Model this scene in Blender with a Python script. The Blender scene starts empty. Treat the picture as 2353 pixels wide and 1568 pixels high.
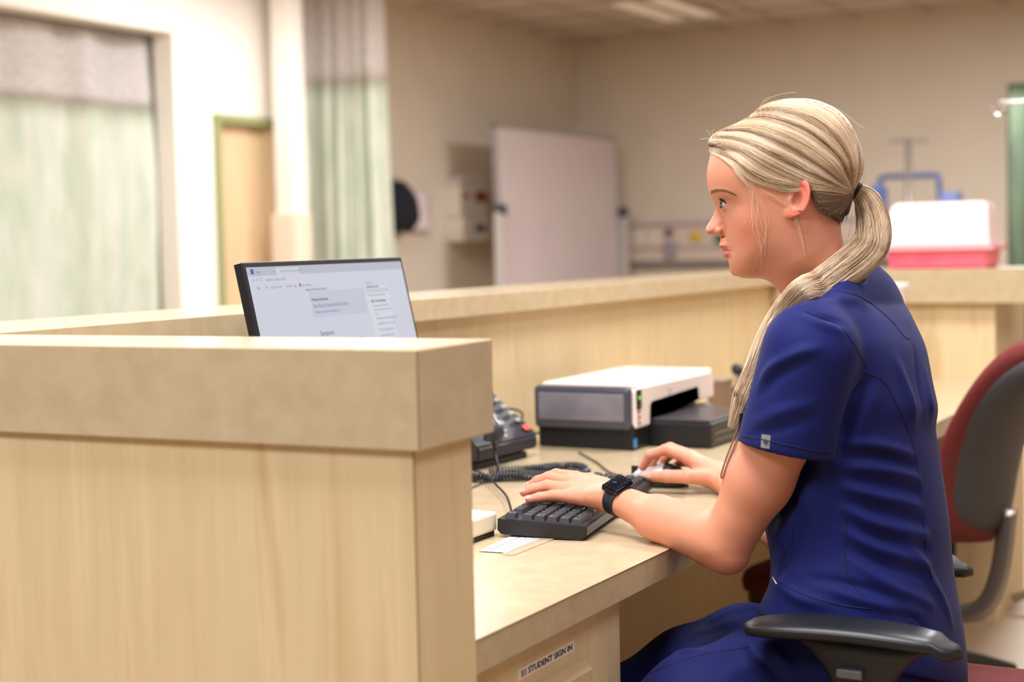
import bpy, bmesh, math, random
import numpy as np
from mathutils import Vector, Matrix, Euler
from mathutils.bvhtree import BVHTree
random.seed(7); rng = np.random.default_rng(7)
scene = bpy.context.scene; COL = scene.collection
PI = math.pi
# ------------------------------------------------------------------ camera
CF, YAW, PITCH, ROLL, CH = 3492.6, .5052, .0637, .0219, 1.1695
_cy, _sy = math.cos(YAW), math.sin(YAW)
FW = Vector((-_sy*math.cos(PITCH), _cy*math.cos(PITCH), -math.sin(PITCH)))
_r0 = Vector((_cy, _sy, 0)); _u0 = _r0.cross(FW)
RT = _r0*math.cos(ROLL) - _u0*math.sin(ROLL); UP = _r0*math.sin(ROLL) + _u0*math.cos(ROLL)
CAM = Vector((0, 0, CH))
def at(u, v, x=None, y=None, z=None, d=None):
    """pixel of the 2353x1568 photograph -> point of the place on a given plane or at depth d"""
    r = FW + RT*((u-1176.5)/CF) - UP*((v-784)/CF)
    t = x/r.x if x is not None else y/r.y if y is not None else (z-CH)/r.z if z is not None else d
    return CAM + r*t
cam = bpy.data.cameras.new('camera'); cam.sensor_width = 36; cam.lens = CF*36/2353
cam.clip_start = .05; cam.clip_end = 60
cam.dof.use_dof = True; cam.dof.focus_distance = 2.15; cam.dof.aperture_fstop = 3.1
camo = bpy.data.objects.new('camera', cam); COL.objects.link(camo)
camo.matrix_world = Matrix.Translation(CAM) @ Matrix((RT, UP, -FW)).transposed().to_4x4()
scene.camera = camo
# ------------------------------------------------------------------ exposure, world, lights
vs = scene.view_settings; vs.view_transform = 'Standard'; vs.look = 'None'; vs.gamma = 1
vs.use_curve_mapping = False; vs.exposure = 0.18
cy = scene.cycles; cy.max_bounces = 7; cy.diffuse_bounces = 4; cy.glossy_bounces = 3; cy.transmission_bounces = 4
cy.transparent_max_bounces = 8; cy.caustics_reflective = False; cy.caustics_refractive = False
cy.sample_clamp_indirect = 4.0; cy.blur_glossy = 1.0
world = bpy.data.worlds.new('world'); scene.world = world; world.use_nodes = True
world.node_tree.nodes['Background'].inputs[0].default_value = (1, .97, .93, 1)
world.node_tree.nodes['Background'].inputs[1].default_value = .15
XW, YR, ZC = -6.46, 13.02, 3.05          # left wall, back wall, ceiling
def area(name, loc, size, energy, color=(1, .90, .78), rot=(0, 0, 0)):
    l = bpy.data.lights.new(name, 'AREA'); l.shape = 'RECTANGLE'; l.size, l.size_y = size
    l.energy = energy; l.color = color
    o = bpy.data.objects.new(name, l); COL.objects.link(o); o.location = loc; o.rotation_euler = rot
    return o
LW = (.99, .99, 1.03)
area('ceiling_panel_or_fill', (-1.0, 1.2, ZC-.03), (1.2, 1.2), 84, LW)
area('ceiling_panel_or_fill', (-.62, 3.5, ZC-.03), (1.2, .6), 64, LW)
area('ceiling_panel_or_fill', (1.0, 1.4, ZC-.03), (1.2, 1.2), 34, LW)
area('ceiling_panel_or_fill', (-4.6, 4.0, ZC-.03), (1.2, 1.2), 110, LW)
area('ceiling_panel_or_fill', (-4.9, 7.2, ZC-.03), (1.2, 1.2), 95, LW)
area('ceiling_panel_or_fill', (1.2, 5.0, ZC-.03), (1.2, 1.2), 22, LW)
area('ceiling_panel_or_fill', (-1.5, 8.8, ZC-.03), (1.2, 1.2), 300, LW)
area('ceiling_panel_or_fill', (-1.6, -1.4, ZC-.03), (1.2, 1.2), 108, LW)  # added fill from behind the camera, brightens the vertical faces
# ------------------------------------------------------------------ materials
def s2l(c):
    return tuple((x/255/12.92 if x/255 <= .04045 else ((x/255+.055)/1.055)**2.4) for x in c)
MATS = {}
def mat(name, rgb, rough=.5, metal=0, spec=.5, var=0, vscale=20, bump=0, bscale=200, emit=None, estr=1, sheen=0,
        coat=0, stretch=(1, 1, 1), trans=0, ior=1.45, alpha=1, sss=0, rgb2=None):
    if name in MATS: return MATS[name]
    m = bpy.data.materials.new(name); m.use_nodes = True; MATS[name] = m
    nt = m.node_tree; N = nt.nodes; L = nt.links; b = N['Principled BSDF']
    c = s2l(rgb)
    b.inputs['Base Color'].default_value = (*c, 1); b.inputs['Roughness'].default_value = rough
    b.inputs['Metallic'].default_value = metal; b.inputs['Specular IOR Level'].default_value = spec
    b.inputs['Sheen Weight'].default_value = sheen; b.inputs['Coat Weight'].default_value = coat
    b.inputs['Transmission Weight'].default_value = trans; b.inputs['IOR'].default_value = ior
    b.inputs['Alpha'].default_value = alpha
    if sss:
        b.inputs['Subsurface Weight'].default_value = sss; b.inputs['Subsurface Radius'].default_value = (1, .35, .2)
        b.inputs['Subsurface Scale'].default_value = .004
    if emit:
        b.inputs['Emission Color'].default_value = (*s2l(emit), 1); b.inputs['Emission Strength'].default_value = estr
    tc = N.new('ShaderNodeTexCoord'); mp = N.new('ShaderNodeMapping'); mp.inputs['Scale'].default_value = stretch
    L.new(tc.outputs['Object'], mp.inputs['Vector'])
    if var or rgb2:
        n = N.new('ShaderNodeTexNoise'); n.inputs['Scale'].default_value = vscale; n.inputs['Detail'].default_value = 4
        L.new(mp.outputs[0], n.inputs['Vector'])
        r = N.new('ShaderNodeValToRGB'); r.color_ramp.elements[0].position = .35; r.color_ramp.elements[1].position = .65
        c2 = s2l(rgb2) if rgb2 else tuple(min(1, x*(1+var)) for x in c)
        c1 = c if rgb2 else tuple(x*(1-var) for x in c)
        r.color_ramp.elements[0].color = (*c1, 1); r.color_ramp.elements[1].color = (*c2, 1)
        L.new(n.outputs['Fac'], r.inputs[0]); L.new(r.outputs[0], b.inputs['Base Color'])
    if bump:
        n = N.new('ShaderNodeTexNoise'); n.inputs['Scale'].default_value = bscale; n.inputs['Detail'].default_value = 3
        L.new(mp.outputs[0], n.inputs['Vector'])
        bp = N.new('ShaderNodeBump'); bp.inputs['Strength'].default_value = bump; bp.inputs['Distance'].default_value = .002
        L.new(n.outputs['Fac'], bp.inputs['Height']); L.new(bp.outputs[0], b.inputs['Normal'])
    return m
def wood_mat(name, c1, c2, c3, axis='z', rough=.42, sc=1.0):
    m = bpy.data.materials.new(name); m.use_nodes = True; MATS[name] = m
    nt = m.node_tree; N = nt.nodes; L = nt.links; b = N['Principled BSDF']; b.inputs['Roughness'].default_value = rough
    tc = N.new('ShaderNodeTexCoord'); mp = N.new('ShaderNodeMapping')
    mp.inputs['Scale'].default_value = {'z': (9*sc, 9*sc, .9*sc), 'y': (9*sc, .9*sc, 9*sc), 'x': (.9*sc, 9*sc, 9*sc)}[axis]
    L.new(tc.outputs['Object'], mp.inputs[0])
    n = N.new('ShaderNodeTexNoise'); n.inputs['Scale'].default_value = 1.3; n.inputs['Detail'].default_value = 4; n.inputs['Distortion'].default_value = 1.6
    L.new(mp.outputs[0], n.inputs['Vector'])
    r = N.new('ShaderNodeValToRGB'); e = r.color_ramp.elements
    e[0].position = .3; e[0].color = (*s2l(c1), 1); e[1].position = .6; e[1].color = (*s2l(c2), 1)
    k = e.new(.74); k.color = (*s2l(c3), 1)
    L.new(n.outputs['Fac'], r.inputs[0])
    mp2 = N.new('ShaderNodeMapping'); mp2.inputs['Scale'].default_value = {'z': (160, 160, 5), 'y': (160, 5, 160), 'x': (5, 160, 160)}[axis]
    L.new(tc.outputs['Object'], mp2.inputs[0])
    n2 = N.new('ShaderNodeTexNoise'); n2.inputs['Scale'].default_value = 1; n2.inputs['Detail'].default_value = 3
    L.new(mp2.outputs[0], n2.inputs['Vector'])
    mx = N.new('ShaderNodeMix'); mx.data_type = 'RGBA'; mx.blend_type = 'MULTIPLY'; mx.inputs[0].default_value = .15
    L.new(r.outputs[0], mx.inputs[6]); L.new(n2.outputs['Fac'], mx.inputs[7]); L.new(mx.outputs[2], b.inputs['Base Color'])
    return m
def laminate_mat(name, c1, c2, fib, rough=.38):
    m = bpy.data.materials.new(name); m.use_nodes = True; MATS[name] = m
    nt = m.node_tree; N = nt.nodes; L = nt.links; b = N['Principled BSDF']; b.inputs['Roughness'].default_value = rough
    tc = N.new('ShaderNodeTexCoord')
    n = N.new('ShaderNodeTexNoise'); n.inputs['Scale'].default_value = 30; n.inputs['Detail'].default_value = 6
    L.new(tc.outputs['Object'], n.inputs['Vector'])
    r = N.new('ShaderNodeValToRGB'); e = r.color_ramp.elements
    e[0].position = .36; e[0].color = (*s2l(c1), 1); e[1].position = .64; e[1].color = (*s2l(c2), 1)
    L.new(n.outputs['Fac'], r.inputs[0])
    # pale curved fibres: thin iso-lines of a stretched noise, thinned out by a second noise
    f = N.new('ShaderNodeTexNoise'); f.inputs['Scale'].default_value = 60; f.inputs['Detail'].default_value = 1; f.inputs['Distortion'].default_value = 2.0
    L.new(tc.outputs['Object'], f.inputs['Vector'])
    s = N.new('ShaderNodeMath'); s.operation = 'SUBTRACT'; s.inputs[1].default_value = .5; L.new(f.outputs['Fac'], s.inputs[0])
    a = N.new('ShaderNodeMath'); a.operation = 'ABSOLUTE'; L.new(s.outputs[0], a.inputs[0])
    lt = N.new('ShaderNodeMath'); lt.operation = 'LESS_THAN'; lt.inputs[1].default_value = .006; L.new(a.outputs[0], lt.inputs[0])
    g = N.new('ShaderNodeTexNoise'); g.inputs['Scale'].default_value = 48; L.new(tc.outputs['Object'], g.inputs['Vector'])
    gt = N.new('ShaderNodeMath'); gt.operation = 'GREATER_THAN'; gt.inputs[1].default_value = .60; L.new(g.outputs['Fac'], gt.inputs[0])
    mu = N.new('ShaderNodeMath'); mu.operation = 'MULTIPLY'; L.new(lt.outputs[0], mu.inputs[0]); L.new(gt.outputs[0], mu.inputs[1])
    mm = N.new('ShaderNodeMath'); mm.operation = 'MULTIPLY'; mm.inputs[1].default_value = .45; L.new(mu.outputs[0], mm.inputs[0])
    mx = N.new('ShaderNodeMix'); mx.data_type = 'RGBA'; L.new(mm.outputs[0], mx.inputs[0])
    L.new(r.outputs[0], mx.inputs[6]); mx.inputs[7].default_value = (*s2l(fib), 1)
    L.new(mx.outputs[2], b.inputs['Base Color'])
    return m
MAPLE = wood_mat('maple_laminate', (220, 196, 152), (230, 207, 164), (212, 184, 138))
MAPLE_DARK = MAPLE
LAM = laminate_mat('tan_laminate', (188, 168, 134), (196, 177, 144), (222, 208, 180), .2)
WALL = mat('wall_paint', (212, 200, 182), .75, var=.02, vscale=3)
CREAM = mat('cream_paint', (236, 228, 216), .7, var=.01, vscale=3)
TILE = mat('ceiling_tile', (205, 190, 178), .9, var=.04, vscale=30)
GRID = mat('ceiling_grid', (176, 164, 150), .6)
BLACK = mat('black_plastic', (24, 24, 27), .42)
BLACKG = mat('gloss_black', (12, 12, 14), .12, coat=.6)
DGREY = mat('dark_grey_plastic', (52, 53, 58), .45)
STEEL = mat('steel', (190, 186, 180), .28, metal=1)
CHROME = mat('chrome', (225, 220, 214), .12, metal=1)
WHITE = mat('white_plastic', (236, 228, 216), .45)
# ------------------------------------------------------------------ builders
def tag(o, label=None, cat=None, group=None, kind=None):
    if label: o['label'] = label
    if cat: o['category'] = cat
    if group: o['group'] = group
    if kind: o['kind'] = kind
    return o
def empty(name, loc, label, cat, rot=(0, 0, 0), group=None):
    o = bpy.data.objects.new(name, None); COL.objects.link(o); o.location = loc; o.rotation_euler = rot
    o.empty_display_size = .05
    return tag(o, label, cat, group)
def finish(name, bm, m, parent=None, smooth=False, recalc=True, world=False):
    if recalc: bmesh.ops.recalc_face_normals(bm, faces=bm.faces)
    me = bpy.data.meshes.new(name); bm.to_mesh(me); bm.free()
    for mm in (m if isinstance(m, (list, tuple)) else [m]): me.materials.append(mm)
    if smooth: me.polygons.foreach_set('use_smooth', [True]*len(me.polygons))
    o = bpy.data.objects.new(name, me); COL.objects.link(o)
    if parent is not None:
        o.parent = parent
        if world:      # geometry given in world space
            bpy.context.view_layer.update(); o.matrix_parent_inverse = parent.matrix_world.inverted()
    return o
def add_box(bm, x, y, z, bev=0, seg=2, M=None):
    r = bmesh.ops.create_cube(bm, size=1)
    vs_ = r['verts']
    for v in vs_:
        v.co = Vector(((x[0]+x[1])/2+v.co.x*(x[1]-x[0]), (y[0]+y[1])/2+v.co.y*(y[1]-y[0]), (z[0]+z[1])/2+v.co.z*(z[1]-z[0])))
    if bev:
        es = list({e for v in vs_ for e in v.link_edges})
        g = bmesh.ops.bevel(bm, geom=es, offset=bev, segments=seg, affect='EDGES', profile=.5)
        vs_ = list({v for f in g['faces'] for v in f.verts} | {v for v in vs_ if v.is_valid})
    if M is not None:
        for v in vs_: v.co = M @ v.co
    return vs_
def box(name, x, y, z, m, parent=None, bev=.002, seg=2, M=None, smooth=False):
    bm = bmesh.new(); add_box(bm, x, y, z, bev, seg, M); return finish(name, bm, m, parent, smooth)
def add_prism(bm, poly, h0, h1, axis='z', M=None):
    """extrude a 2-D polygon; axis z: (x,y) points, axis y: (x,z) points, axis x: (y,z) points"""
    def P(a, b, h): return {'z': (a, b, h), 'y': (a, h, b), 'x': (h, a, b)}[axis]
    lo = [bm.verts.new(P(a, b, h0)) for a, b in poly]; hi = [bm.verts.new(P(a, b, h1)) for a, b in poly]
    n = len(poly)
    bm.faces.new(lo[::-1]); bm.faces.new(hi)
    for i in range(n): bm.faces.new((lo[i], lo[(i+1) % n], hi[(i+1) % n], hi[i]))
    if M is not None:
        for v in lo+hi: v.co = M @ v.co
    return lo+hi
def catmull(P, n):
    P = np.array(P, float); m = len(P)
    if m == 2:
        t = np.linspace(0, 1, n)[:, None]; return P[0]*(1-t)+P[1]*t
    Q = np.vstack([2*P[0]-P[1], P, 2*P[-1]-P[-2]])
    out = []
    for s in np.linspace(0, m-1, n):
        i = min(int(s), m-2); t = s-i
        p0, p1, p2, p3 = Q[i], Q[i+1], Q[i+2], Q[i+3]
        out.append(.5*((2*p1)+(-p0+p2)*t+(2*p0-5*p1+4*p2-p3)*t*t+(-p0+3*p1-3*p2+p3)*t**3))
    return np.array(out)
def add_rings(bm, rings, cap=True, closed=True):
    vr = [[bm.verts.new(p) for p in r] for r in rings]
    n = len(vr[0])
    for a, b in zip(vr, vr[1:]):
        for i in range(n if closed else n-1):
            j = (i+1) % n; bm.faces.new((a[i], a[j], b[j], b[i]))
    if cap and closed:
        bm.faces.new(vr[0][::-1]); bm.faces.new(vr[-1])
    return vr
def add_tube(bm, pts, rad, seg=12, n=None, cap=True, up=(0, 0, 1), flat=1.0):
    """tube along points; rad scalar or list; flat scales the second axis"""
    P = catmull(pts, n) if n else np.array([tuple(p) for p in pts], float)
    m = len(P)
    Rr = np.interp(np.linspace(0, 1, m), np.linspace(0, 1, len(rad)), rad) if hasattr(rad, '__len__') else np.full(m, rad)
    T = np.gradient(P, axis=0); T /= np.linalg.norm(T, axis=1)[:, None]+1e-12
    u = np.array(up, float); rings = []
    if abs(T[0] @ u) > .95: u = np.array((1., 0, 0))
    a = u-(u @ T[0])*T[0]; a /= np.linalg.norm(a)
    for i in range(m):
        a = a-(a @ T[i])*T[i]; a /= np.linalg.norm(a)+1e-12; b = np.cross(T[i], a)
        rings.append([tuple(P[i]+Rr[i]*(a*math.cos(t)*flat+b*math.sin(t))) for t in np.linspace(0, 2*PI, seg, endpoint=False)])
    return add_rings(bm, rings, cap)
def tube(name, pts, rad, m, parent=None, seg=12, n=None, flat=1.0, up=(0, 0, 1)):
    bm = bmesh.new(); add_tube(bm, pts, rad, seg, n, True, up, flat); return finish(name, bm, m, parent, True)
def add_lathe(bm, prof, seg=32, M=None):
    rings = [[(r*math.cos(t), r*math.sin(t), z) for t in np.linspace(0, 2*PI, seg, endpoint=False)] for r, z in prof]
    vr = add_rings(bm, rings, True)
    if M is not None:
        for r in vr:
            for v in r: v.co = M @ v.co
    return vr
def text_obj(name, body, size, m, M, parent=None, ext=.0002, align='LEFT', bold=False, xs=1.0):
    c = bpy.data.curves.new(name, 'FONT'); c.body = body; c.size = size; c.extrude = ext; c.align_x = align
    c.resolution_u = 3
    if bold: c.offset = size*.022
    t = bpy.data.objects.new('tmp', c); COL.objects.link(t)
    dg = bpy.context.evaluated_depsgraph_get(); me = bpy.data.meshes.new_from_object(t.evaluated_get(dg))
    bpy.data.objects.remove(t); bpy.data.curves.remove(c)
    me.name = name; me.materials.clear(); me.materials.append(m)
    me.transform(M @ Matrix.Diagonal((xs, 1, 1, 1)))
    o = bpy.data.objects.new(name, me); COL.objects.link(o)
    if parent is not None: o.parent = parent
    return o
def basis(o, ex, ey, ez):
    ex, ey, ez = Vector(ex).normalized(), Vector(ey).normalized(), Vector(ez).normalized()
    return Matrix.Translation(Vector(o)) @ Matrix((ex, ey, ez)).transposed().to_4x4()
# ================================================================== THE ROOM
S = 'structure'
FLOORM = mat('vinyl_floor', (162, 138, 108), .4, var=.06, vscale=6)
tag(box('floor', (XW-.1, 5), (-3, YR+.1), (-.08, 0), FLOORM, bev=0), kind=S)
def ceiling():
    bm = bmesh.new(); add_box(bm, (XW-.1, 5), (-3, YR+.1), (ZC, ZC+.08))
    c = tag(finish('ceiling', bm, TILE), kind=S)
    bm = bmesh.new()
    for i in range(19):
        x = XW+.3+i*.61; add_box(bm, (x-.014, x+.014), (-3, YR), (ZC-.012, ZC-.002))
    for i in range(27):
        y = YR-.35-i*.61; add_box(bm, (XW, 5), (y-.014, y+.014), (ZC-.012, ZC-.002))
    tag(finish('trim_1', bm, GRID), kind=S)
ceiling()
# left wall with a wide curtained opening and a door opening
OY1 = at(404, 300, x=XW).y; OZ = at(404, 76, x=XW).z       # curtain opening: right edge and top
DY0, DZ = at(487, 262, x=XW).y, at(487, 262, x=XW).z
DY1 = DY0+1.0
bm = bmesh.new()
for y0, y1, z0, z1 in ((-3, 3.0, 0, ZC), (3.0, OY1, OZ, ZC), (OY1, DY0, 0, ZC), (DY0, DY1, DZ, ZC), (DY1, YR+.1, 0, ZC)):
    add_box(bm, (XW-.16, XW), (y0, y1), (z0, z1))
tag(finish('wall_left', bm, CREAM), kind=S)
tag(box('wall_back', (XW-.1, 5), (YR, YR+.12), (0, ZC), WALL, bev=0), kind=S)
tag(box('wall_right', (4.0, 4.1), (-3, YR), (0, ZC), WALL, bev=0), kind=S)
tag(box('wall_bay', (XW-2.4, XW-2.3), (2, 9), (0, ZC), CREAM, bev=0), kind=S)
tag(box('trim_2', (XW-2.4, XW-.1), (2, 9), (OZ+.25, OZ+.3), TILE, bev=0), kind=S)
tag(box('baseboard_back', (XW, 4.0), (YR-.012, YR), (0, .1), mat('baseboard', (120, 108, 92), .6), bev=0), kind=S)
# thin sheet in the darker wall colour over the left wall beyond the pillar
tag(box('trim_3', (XW, XW+.006), (DY1+.12, YR), (0, ZC), WALL, bev=0), kind=S)
# door
GREEN = mat('sage_door_frame', (140, 146, 100), .5)
DOORM = wood_mat('door_maple', (214, 182, 142), (220, 190, 150), (206, 172, 132), sc=.6)
d1 = empty('door_1', (XW, DY0, 0), None, None); tag(d1, kind=S)
fr = .05
bm = bmesh.new()
add_box(bm, (-.1, .03), (0, fr), (0, DZ)); add_box(bm, (-.1, .03), (1.0-fr, 1.0), (0, DZ)); add_box(bm, (-.1, .033), (-.004, 1.004), (DZ-fr, DZ+.003))
finish('door_frame', bm, GREEN, d1)
box('door_leaf', (-.09, -.045), (fr, 1.0-fr), (.01, DZ-fr), DOORM, d1)
# pillar in front of the door's right side
PY = 8.2
px0, px1 = at(626, 200, y=PY).x, at(668, 200, y=PY).x
pe = at(700, 200, x=px1).y
pl = tag(empty('pillar', (0, 0, 0), 'cream painted square pillar between the door and the bunched curtain', 'pillar'))
box('shaft', (px0, px1), (PY, pe), (0, ZC), CREAM, pl)
box('bumper', (px0-.025, px1+.012), (PY-.02, pe+.01), (.0, at(640, 492, y=PY).z), mat('bumper', (226, 206, 184), .5), pl)
# ------------------------------------------------------------------ curtains
def mesh_net(name='curtain_mesh', a=.62):
    m = mat(name, (236, 228, 222), .8); nt = m.node_tree; N = nt.nodes; L = nt.links; b = N['Principled BSDF']
    tc = N.new('ShaderNodeTexCoord'); v = N.new('ShaderNodeTexVoronoi'); v.inputs['Scale'].default_value = 90
    L.new(tc.outputs['Object'], v.inputs['Vector'])
    r = N.new('ShaderNodeMapRange'); r.inputs[1].default_value = .25; r.inputs[2].default_value = .55; r.inputs[3].default_value = a-.25; r.inputs[4].default_value = 1.0
    L.new(v.outputs['Distance'], r.inputs[0]); L.new(r.outputs[0], b.inputs['Alpha'])
    return m
def curtain_mat(name, c1, c2):
    m = mat(name, c1, .85, rgb2=c2, vscale=4, stretch=(3, 3, .8)); b = m.node_tree.nodes['Principled BSDF']
    return m
NET = mesh_net()
CURT = curtain_mat('pale_green_curtain', (226, 236, 216), (247, 247, 234))
CURTD = curtain_mat('sage_curtain', (84, 98, 78), (102, 116, 92))
def curtain(label, line, ztop, zsplit, zbot, folds, amp, seedn, cm, netted=True, rail=True, cat='curtain', flare=0):
    """line: two (x,y) end points; wavy sheet with solid cloth under a net band"""
    (x0, y0), (x1, y1) = line; rr = random.Random(seedn)
    root = empty('privacy_curtain', ((x0+x1)/2, (y0+y1)/2, zbot), label, cat)
    L_ = math.hypot(x1-x0, y1-y0); tx, ty = (x1-x0)/L_, (y1-y0)/L_; nx, ny = -ty, tx
    ph = [rr.uniform(0, 6.28) for _ in range(5)]
    n = folds*14
    def sheet(za, zb, thick, rows=14):
        rings = []
        for j in range(rows+1):
            z = za+(zb-za)*j/rows; f = (ztop-z)/(ztop-zbot)
            row = []
            for i in range(n+1):
                s = i/n
                ss = .5+(s-.5)*(1+flare*f)
                w = amp*(.35+.65*min(1, f*2+.2))*(math.sin(2*PI*folds*s+ph[0]+.8*math.sin(5*s+ph[1]))+.35*math.sin(2*PI*folds*1.7*s+ph[2]))
                w += .01*math.sin(3*z+ph[3]+s*9)
                row.append(((x0+(x1-x0)*ss+nx*w)-root.location.x, (y0+(y1-y0)*ss+ny*w)-root.location.y, z-root.location.z))
            rings.append(row)
        bm = bmesh.new(); add_rings(bm, rings, cap=False, closed=False)
        g = bmesh.ops.solidify(bm, geom=list(bm.faces), thickness=thick)
        return bm
    if netted:
        finish('net_band', sheet(ztop, zsplit, .0015, 6), NET, root, True)
    finish('cloth', sheet(zsplit if netted else ztop, zbot, .003), cm, root, True)
    if rail:
        bm = bmesh.new(); a = math.atan2(y1-y0, x1-x0)
        M = Matrix.Translation((0, 0, ztop-root.location.z)) @ Matrix.Rotation(a, 4, 'Z')
        add_box(bm, (-L_/2-.15, L_/2+.1), (-.018, .018), (.012, .04), .003, 2, M)
        finish('rail', bm, STEEL, root)
    return root
cz_split = at(200, 238, x=XW-.22).z
curtain('wide pale green privacy curtain hanging in the opening at far left', ((XW-.22, 3.6), (XW-.22, at(392, 300, x=XW-.22).y)),
        OZ-.02, cz_split, .3, 9, .055, 3, CURT)
c2y = 8.75
curtain('bunched pale green curtain with white net top hanging beside the pillar',
        ((at(702, 300, y=c2y).x, c2y), (at(890, 300, y=c2y+.1).x, c2y+.1)), ZC-.03, at(800, 186, y=c2y).z, .3, 5, .06, 11, CURT, flare=.12)
cgy = 9.6
gx = at(2300, 400, y=cgy).x
curtain('dark sage curtain hanging at the far right behind the partition', ((gx+.04, cgy), (gx+1.2, cgy+.1)),
        at(2330, 192, y=cgy).z, 0, .3, 6, .05, 5, CURTD, netted=False, rail=False)
# ------------------------------------------------------------------ things on the far walls
GREYB = mat('blue_grey', (44, 62, 82), .5)
RED = mat('dark_red_label', (140, 44, 40), .5)
def wall_pt(u, v): return at(u, v, x=XW)
# sharps dispenser
p = wall_pt(1065, 480); zt_, zb_ = wall_pt(1065, 400).z, wall_pt(1065, 556).z
y0, y1 = wall_pt(1022, 480).y, wall_pt(1088, 480).y
sh = empty('sharps_dispenser', (XW, (y0+y1)/2, zb_), 'white wall box with rounded clear top and red marks left of the whiteboard', 'sharps box')
h = zt_-zb_; w = (y1-y0)/2
OFFW = mat('offwhite_case', (216, 204, 190), .5)
box('lower_case', (.0, .16), (-w*.95, w*.95), (0, h*.36), OFFW, sh, .015, 3)
box('body', (.0, .14), (-w, w), (h*.36, h*.80), OFFW, sh, .012, 3)
bm = bmesh.new()
add_prism(bm, [(w*.95*math.cos(t), h*.80+h*.2*math.sin(t)) for t in np.linspace(0, PI, 14)], .01, .13, 'x'); finish('clear_dome', bm, mat('milky_plastic', (226, 214, 208), .3, alpha=.75), sh)
box('latch', (.155, .175), (-w*.1, w*.55), (h*.16, h*.24), GREYB, sh)
box('red_label', (.14, .143), (w*.1, w*.9), (h*.58, h*.74), RED, sh)
box('red_sticker', (.14, .143), (-w*.75, -w*.4), (h*.62, h*.70), RED, sh)
# black coat and white towel
p = wall_pt(895, 475); ct = empty('dark_jacket', (XW, p.y, wall_pt(921, 535).z), 'black jacket hanging on the wall just past the bunched curtain', 'jacket')
hh = wall_pt(921, 418).z-wall_pt(921, 535).z
bm = bmesh.new()
rings = []
for k in range(13):
    f = k/12; z = hh*f; ww = .05+.13*math.sin(PI*min(1, f*.75+.2))*(1 if f < .95 else .5); dd = .035+.06*math.sin(PI*min(1, .15+f*.8))
    rings.append([(.03+dd+dd*math.cos(t)+.008*math.sin(5*t+k), ww*math.sin(t)*(1+.08*math.sin(7*t)), z) for t in np.linspace(0, 2*PI, 24, endpoint=False)])
add_rings(bm, rings); finish('cloth', bm, mat('black_cloth', (20, 22, 32), .9), ct, True)
tube('hook', [(0, 0, hh+.02), (.07, 0, hh+.015), (.08, 0, hh-.03)], .008, STEEL, ct)
p = wall_pt(953, 490); h2 = wall_pt(953, 443).z-wall_pt(953, 532).z
bm = bmesh.new(); rings = []
for k in range(9):
    z = h2*k/8; rings.append([(XW+.05+.03*math.cos(t)+.008*math.sin(3*t+k*.4), p.y+(.15-.03*k/8)*math.sin(t)*(1+.06*math.sin(6*t)), wall_pt(953, 532).z+z) for t in np.linspace(0, 2*PI, 24, endpoint=False)])
add_rings(bm, rings)
tw = finish('paper_bundle', bm, mat('pale_lilac_paper', (222, 208, 212), .8), None, True)
tag(tw, 'pale paper forms hanging on the wall between jacket and sharps box', 'papers')
# mobile whiteboard
xb_ = XW+.55
TL, TR_ = at(1133, 290, x=xb_), at(1412, 312, x=xb_)
BLu, BRu = at(1119, 655, x=xb_+.16), at(1422, 650, x=xb_+.16)
ylen = TR_.y-TL.y
wb = empty('mobile_whiteboard', (xb_+.1, (TL.y+TR_.y)/2, 0), 'large white dry-erase board on a grey frame near the room corner', 'whiteboard')
yh = ylen/2; zt_ = (TL.z+TR_.z)/2; hb = 1.35; tilt = .02
M = Matrix.Translation((-.1, 0, zt_)) @ Matrix.Rotation(-tilt, 4, 'Y')
WBM = mat('whiteboard_face', (206, 192, 192), .22, var=.02, vscale=2)
bm = bmesh.new(); add_box(bm, (-.012, .012), (-yh+.03, yh-.03), (-hb+.03, -.03), 0, 2, M); finish('board', bm, WBM, wb)
bm = bmesh.new()
for a in ((-yh, yh, -.03, 0), (-yh, yh, -hb, -hb+.03), (-yh, -yh+.03, -hb, 0), (yh-.03, yh, -hb, 0)):
    add_box(bm, (-.018, .018), (a[0], a[1]), (a[2], a[3]), .003, 2, M)
finish('frame', bm, mat('alu_frame', (176, 170, 172), .4, metal=.6), wb)
for s in (-1, 1):
    bm = bmesh.new(); add_box(bm, (-.07, -.01), (s*(yh+.05)-.025, s*(yh+.05)+.025), (.0, 1.42), .004); add_box(bm, (-.32, .28), (s*(yh+.05)-.025, s*(yh+.05)+.025), (.0, .05), .004)
    finish('upright', bm, mat('upright_grey', (196, 188, 182), .5), wb)
    box('pivot_knob', (-.06, .0), (s*(yh+.02)-.05, s*(yh+.02)+.05), (at(1125, 495, x=xb_).z, at(1125, 470, x=xb_).z), GREYB, wb, .01)
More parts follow.
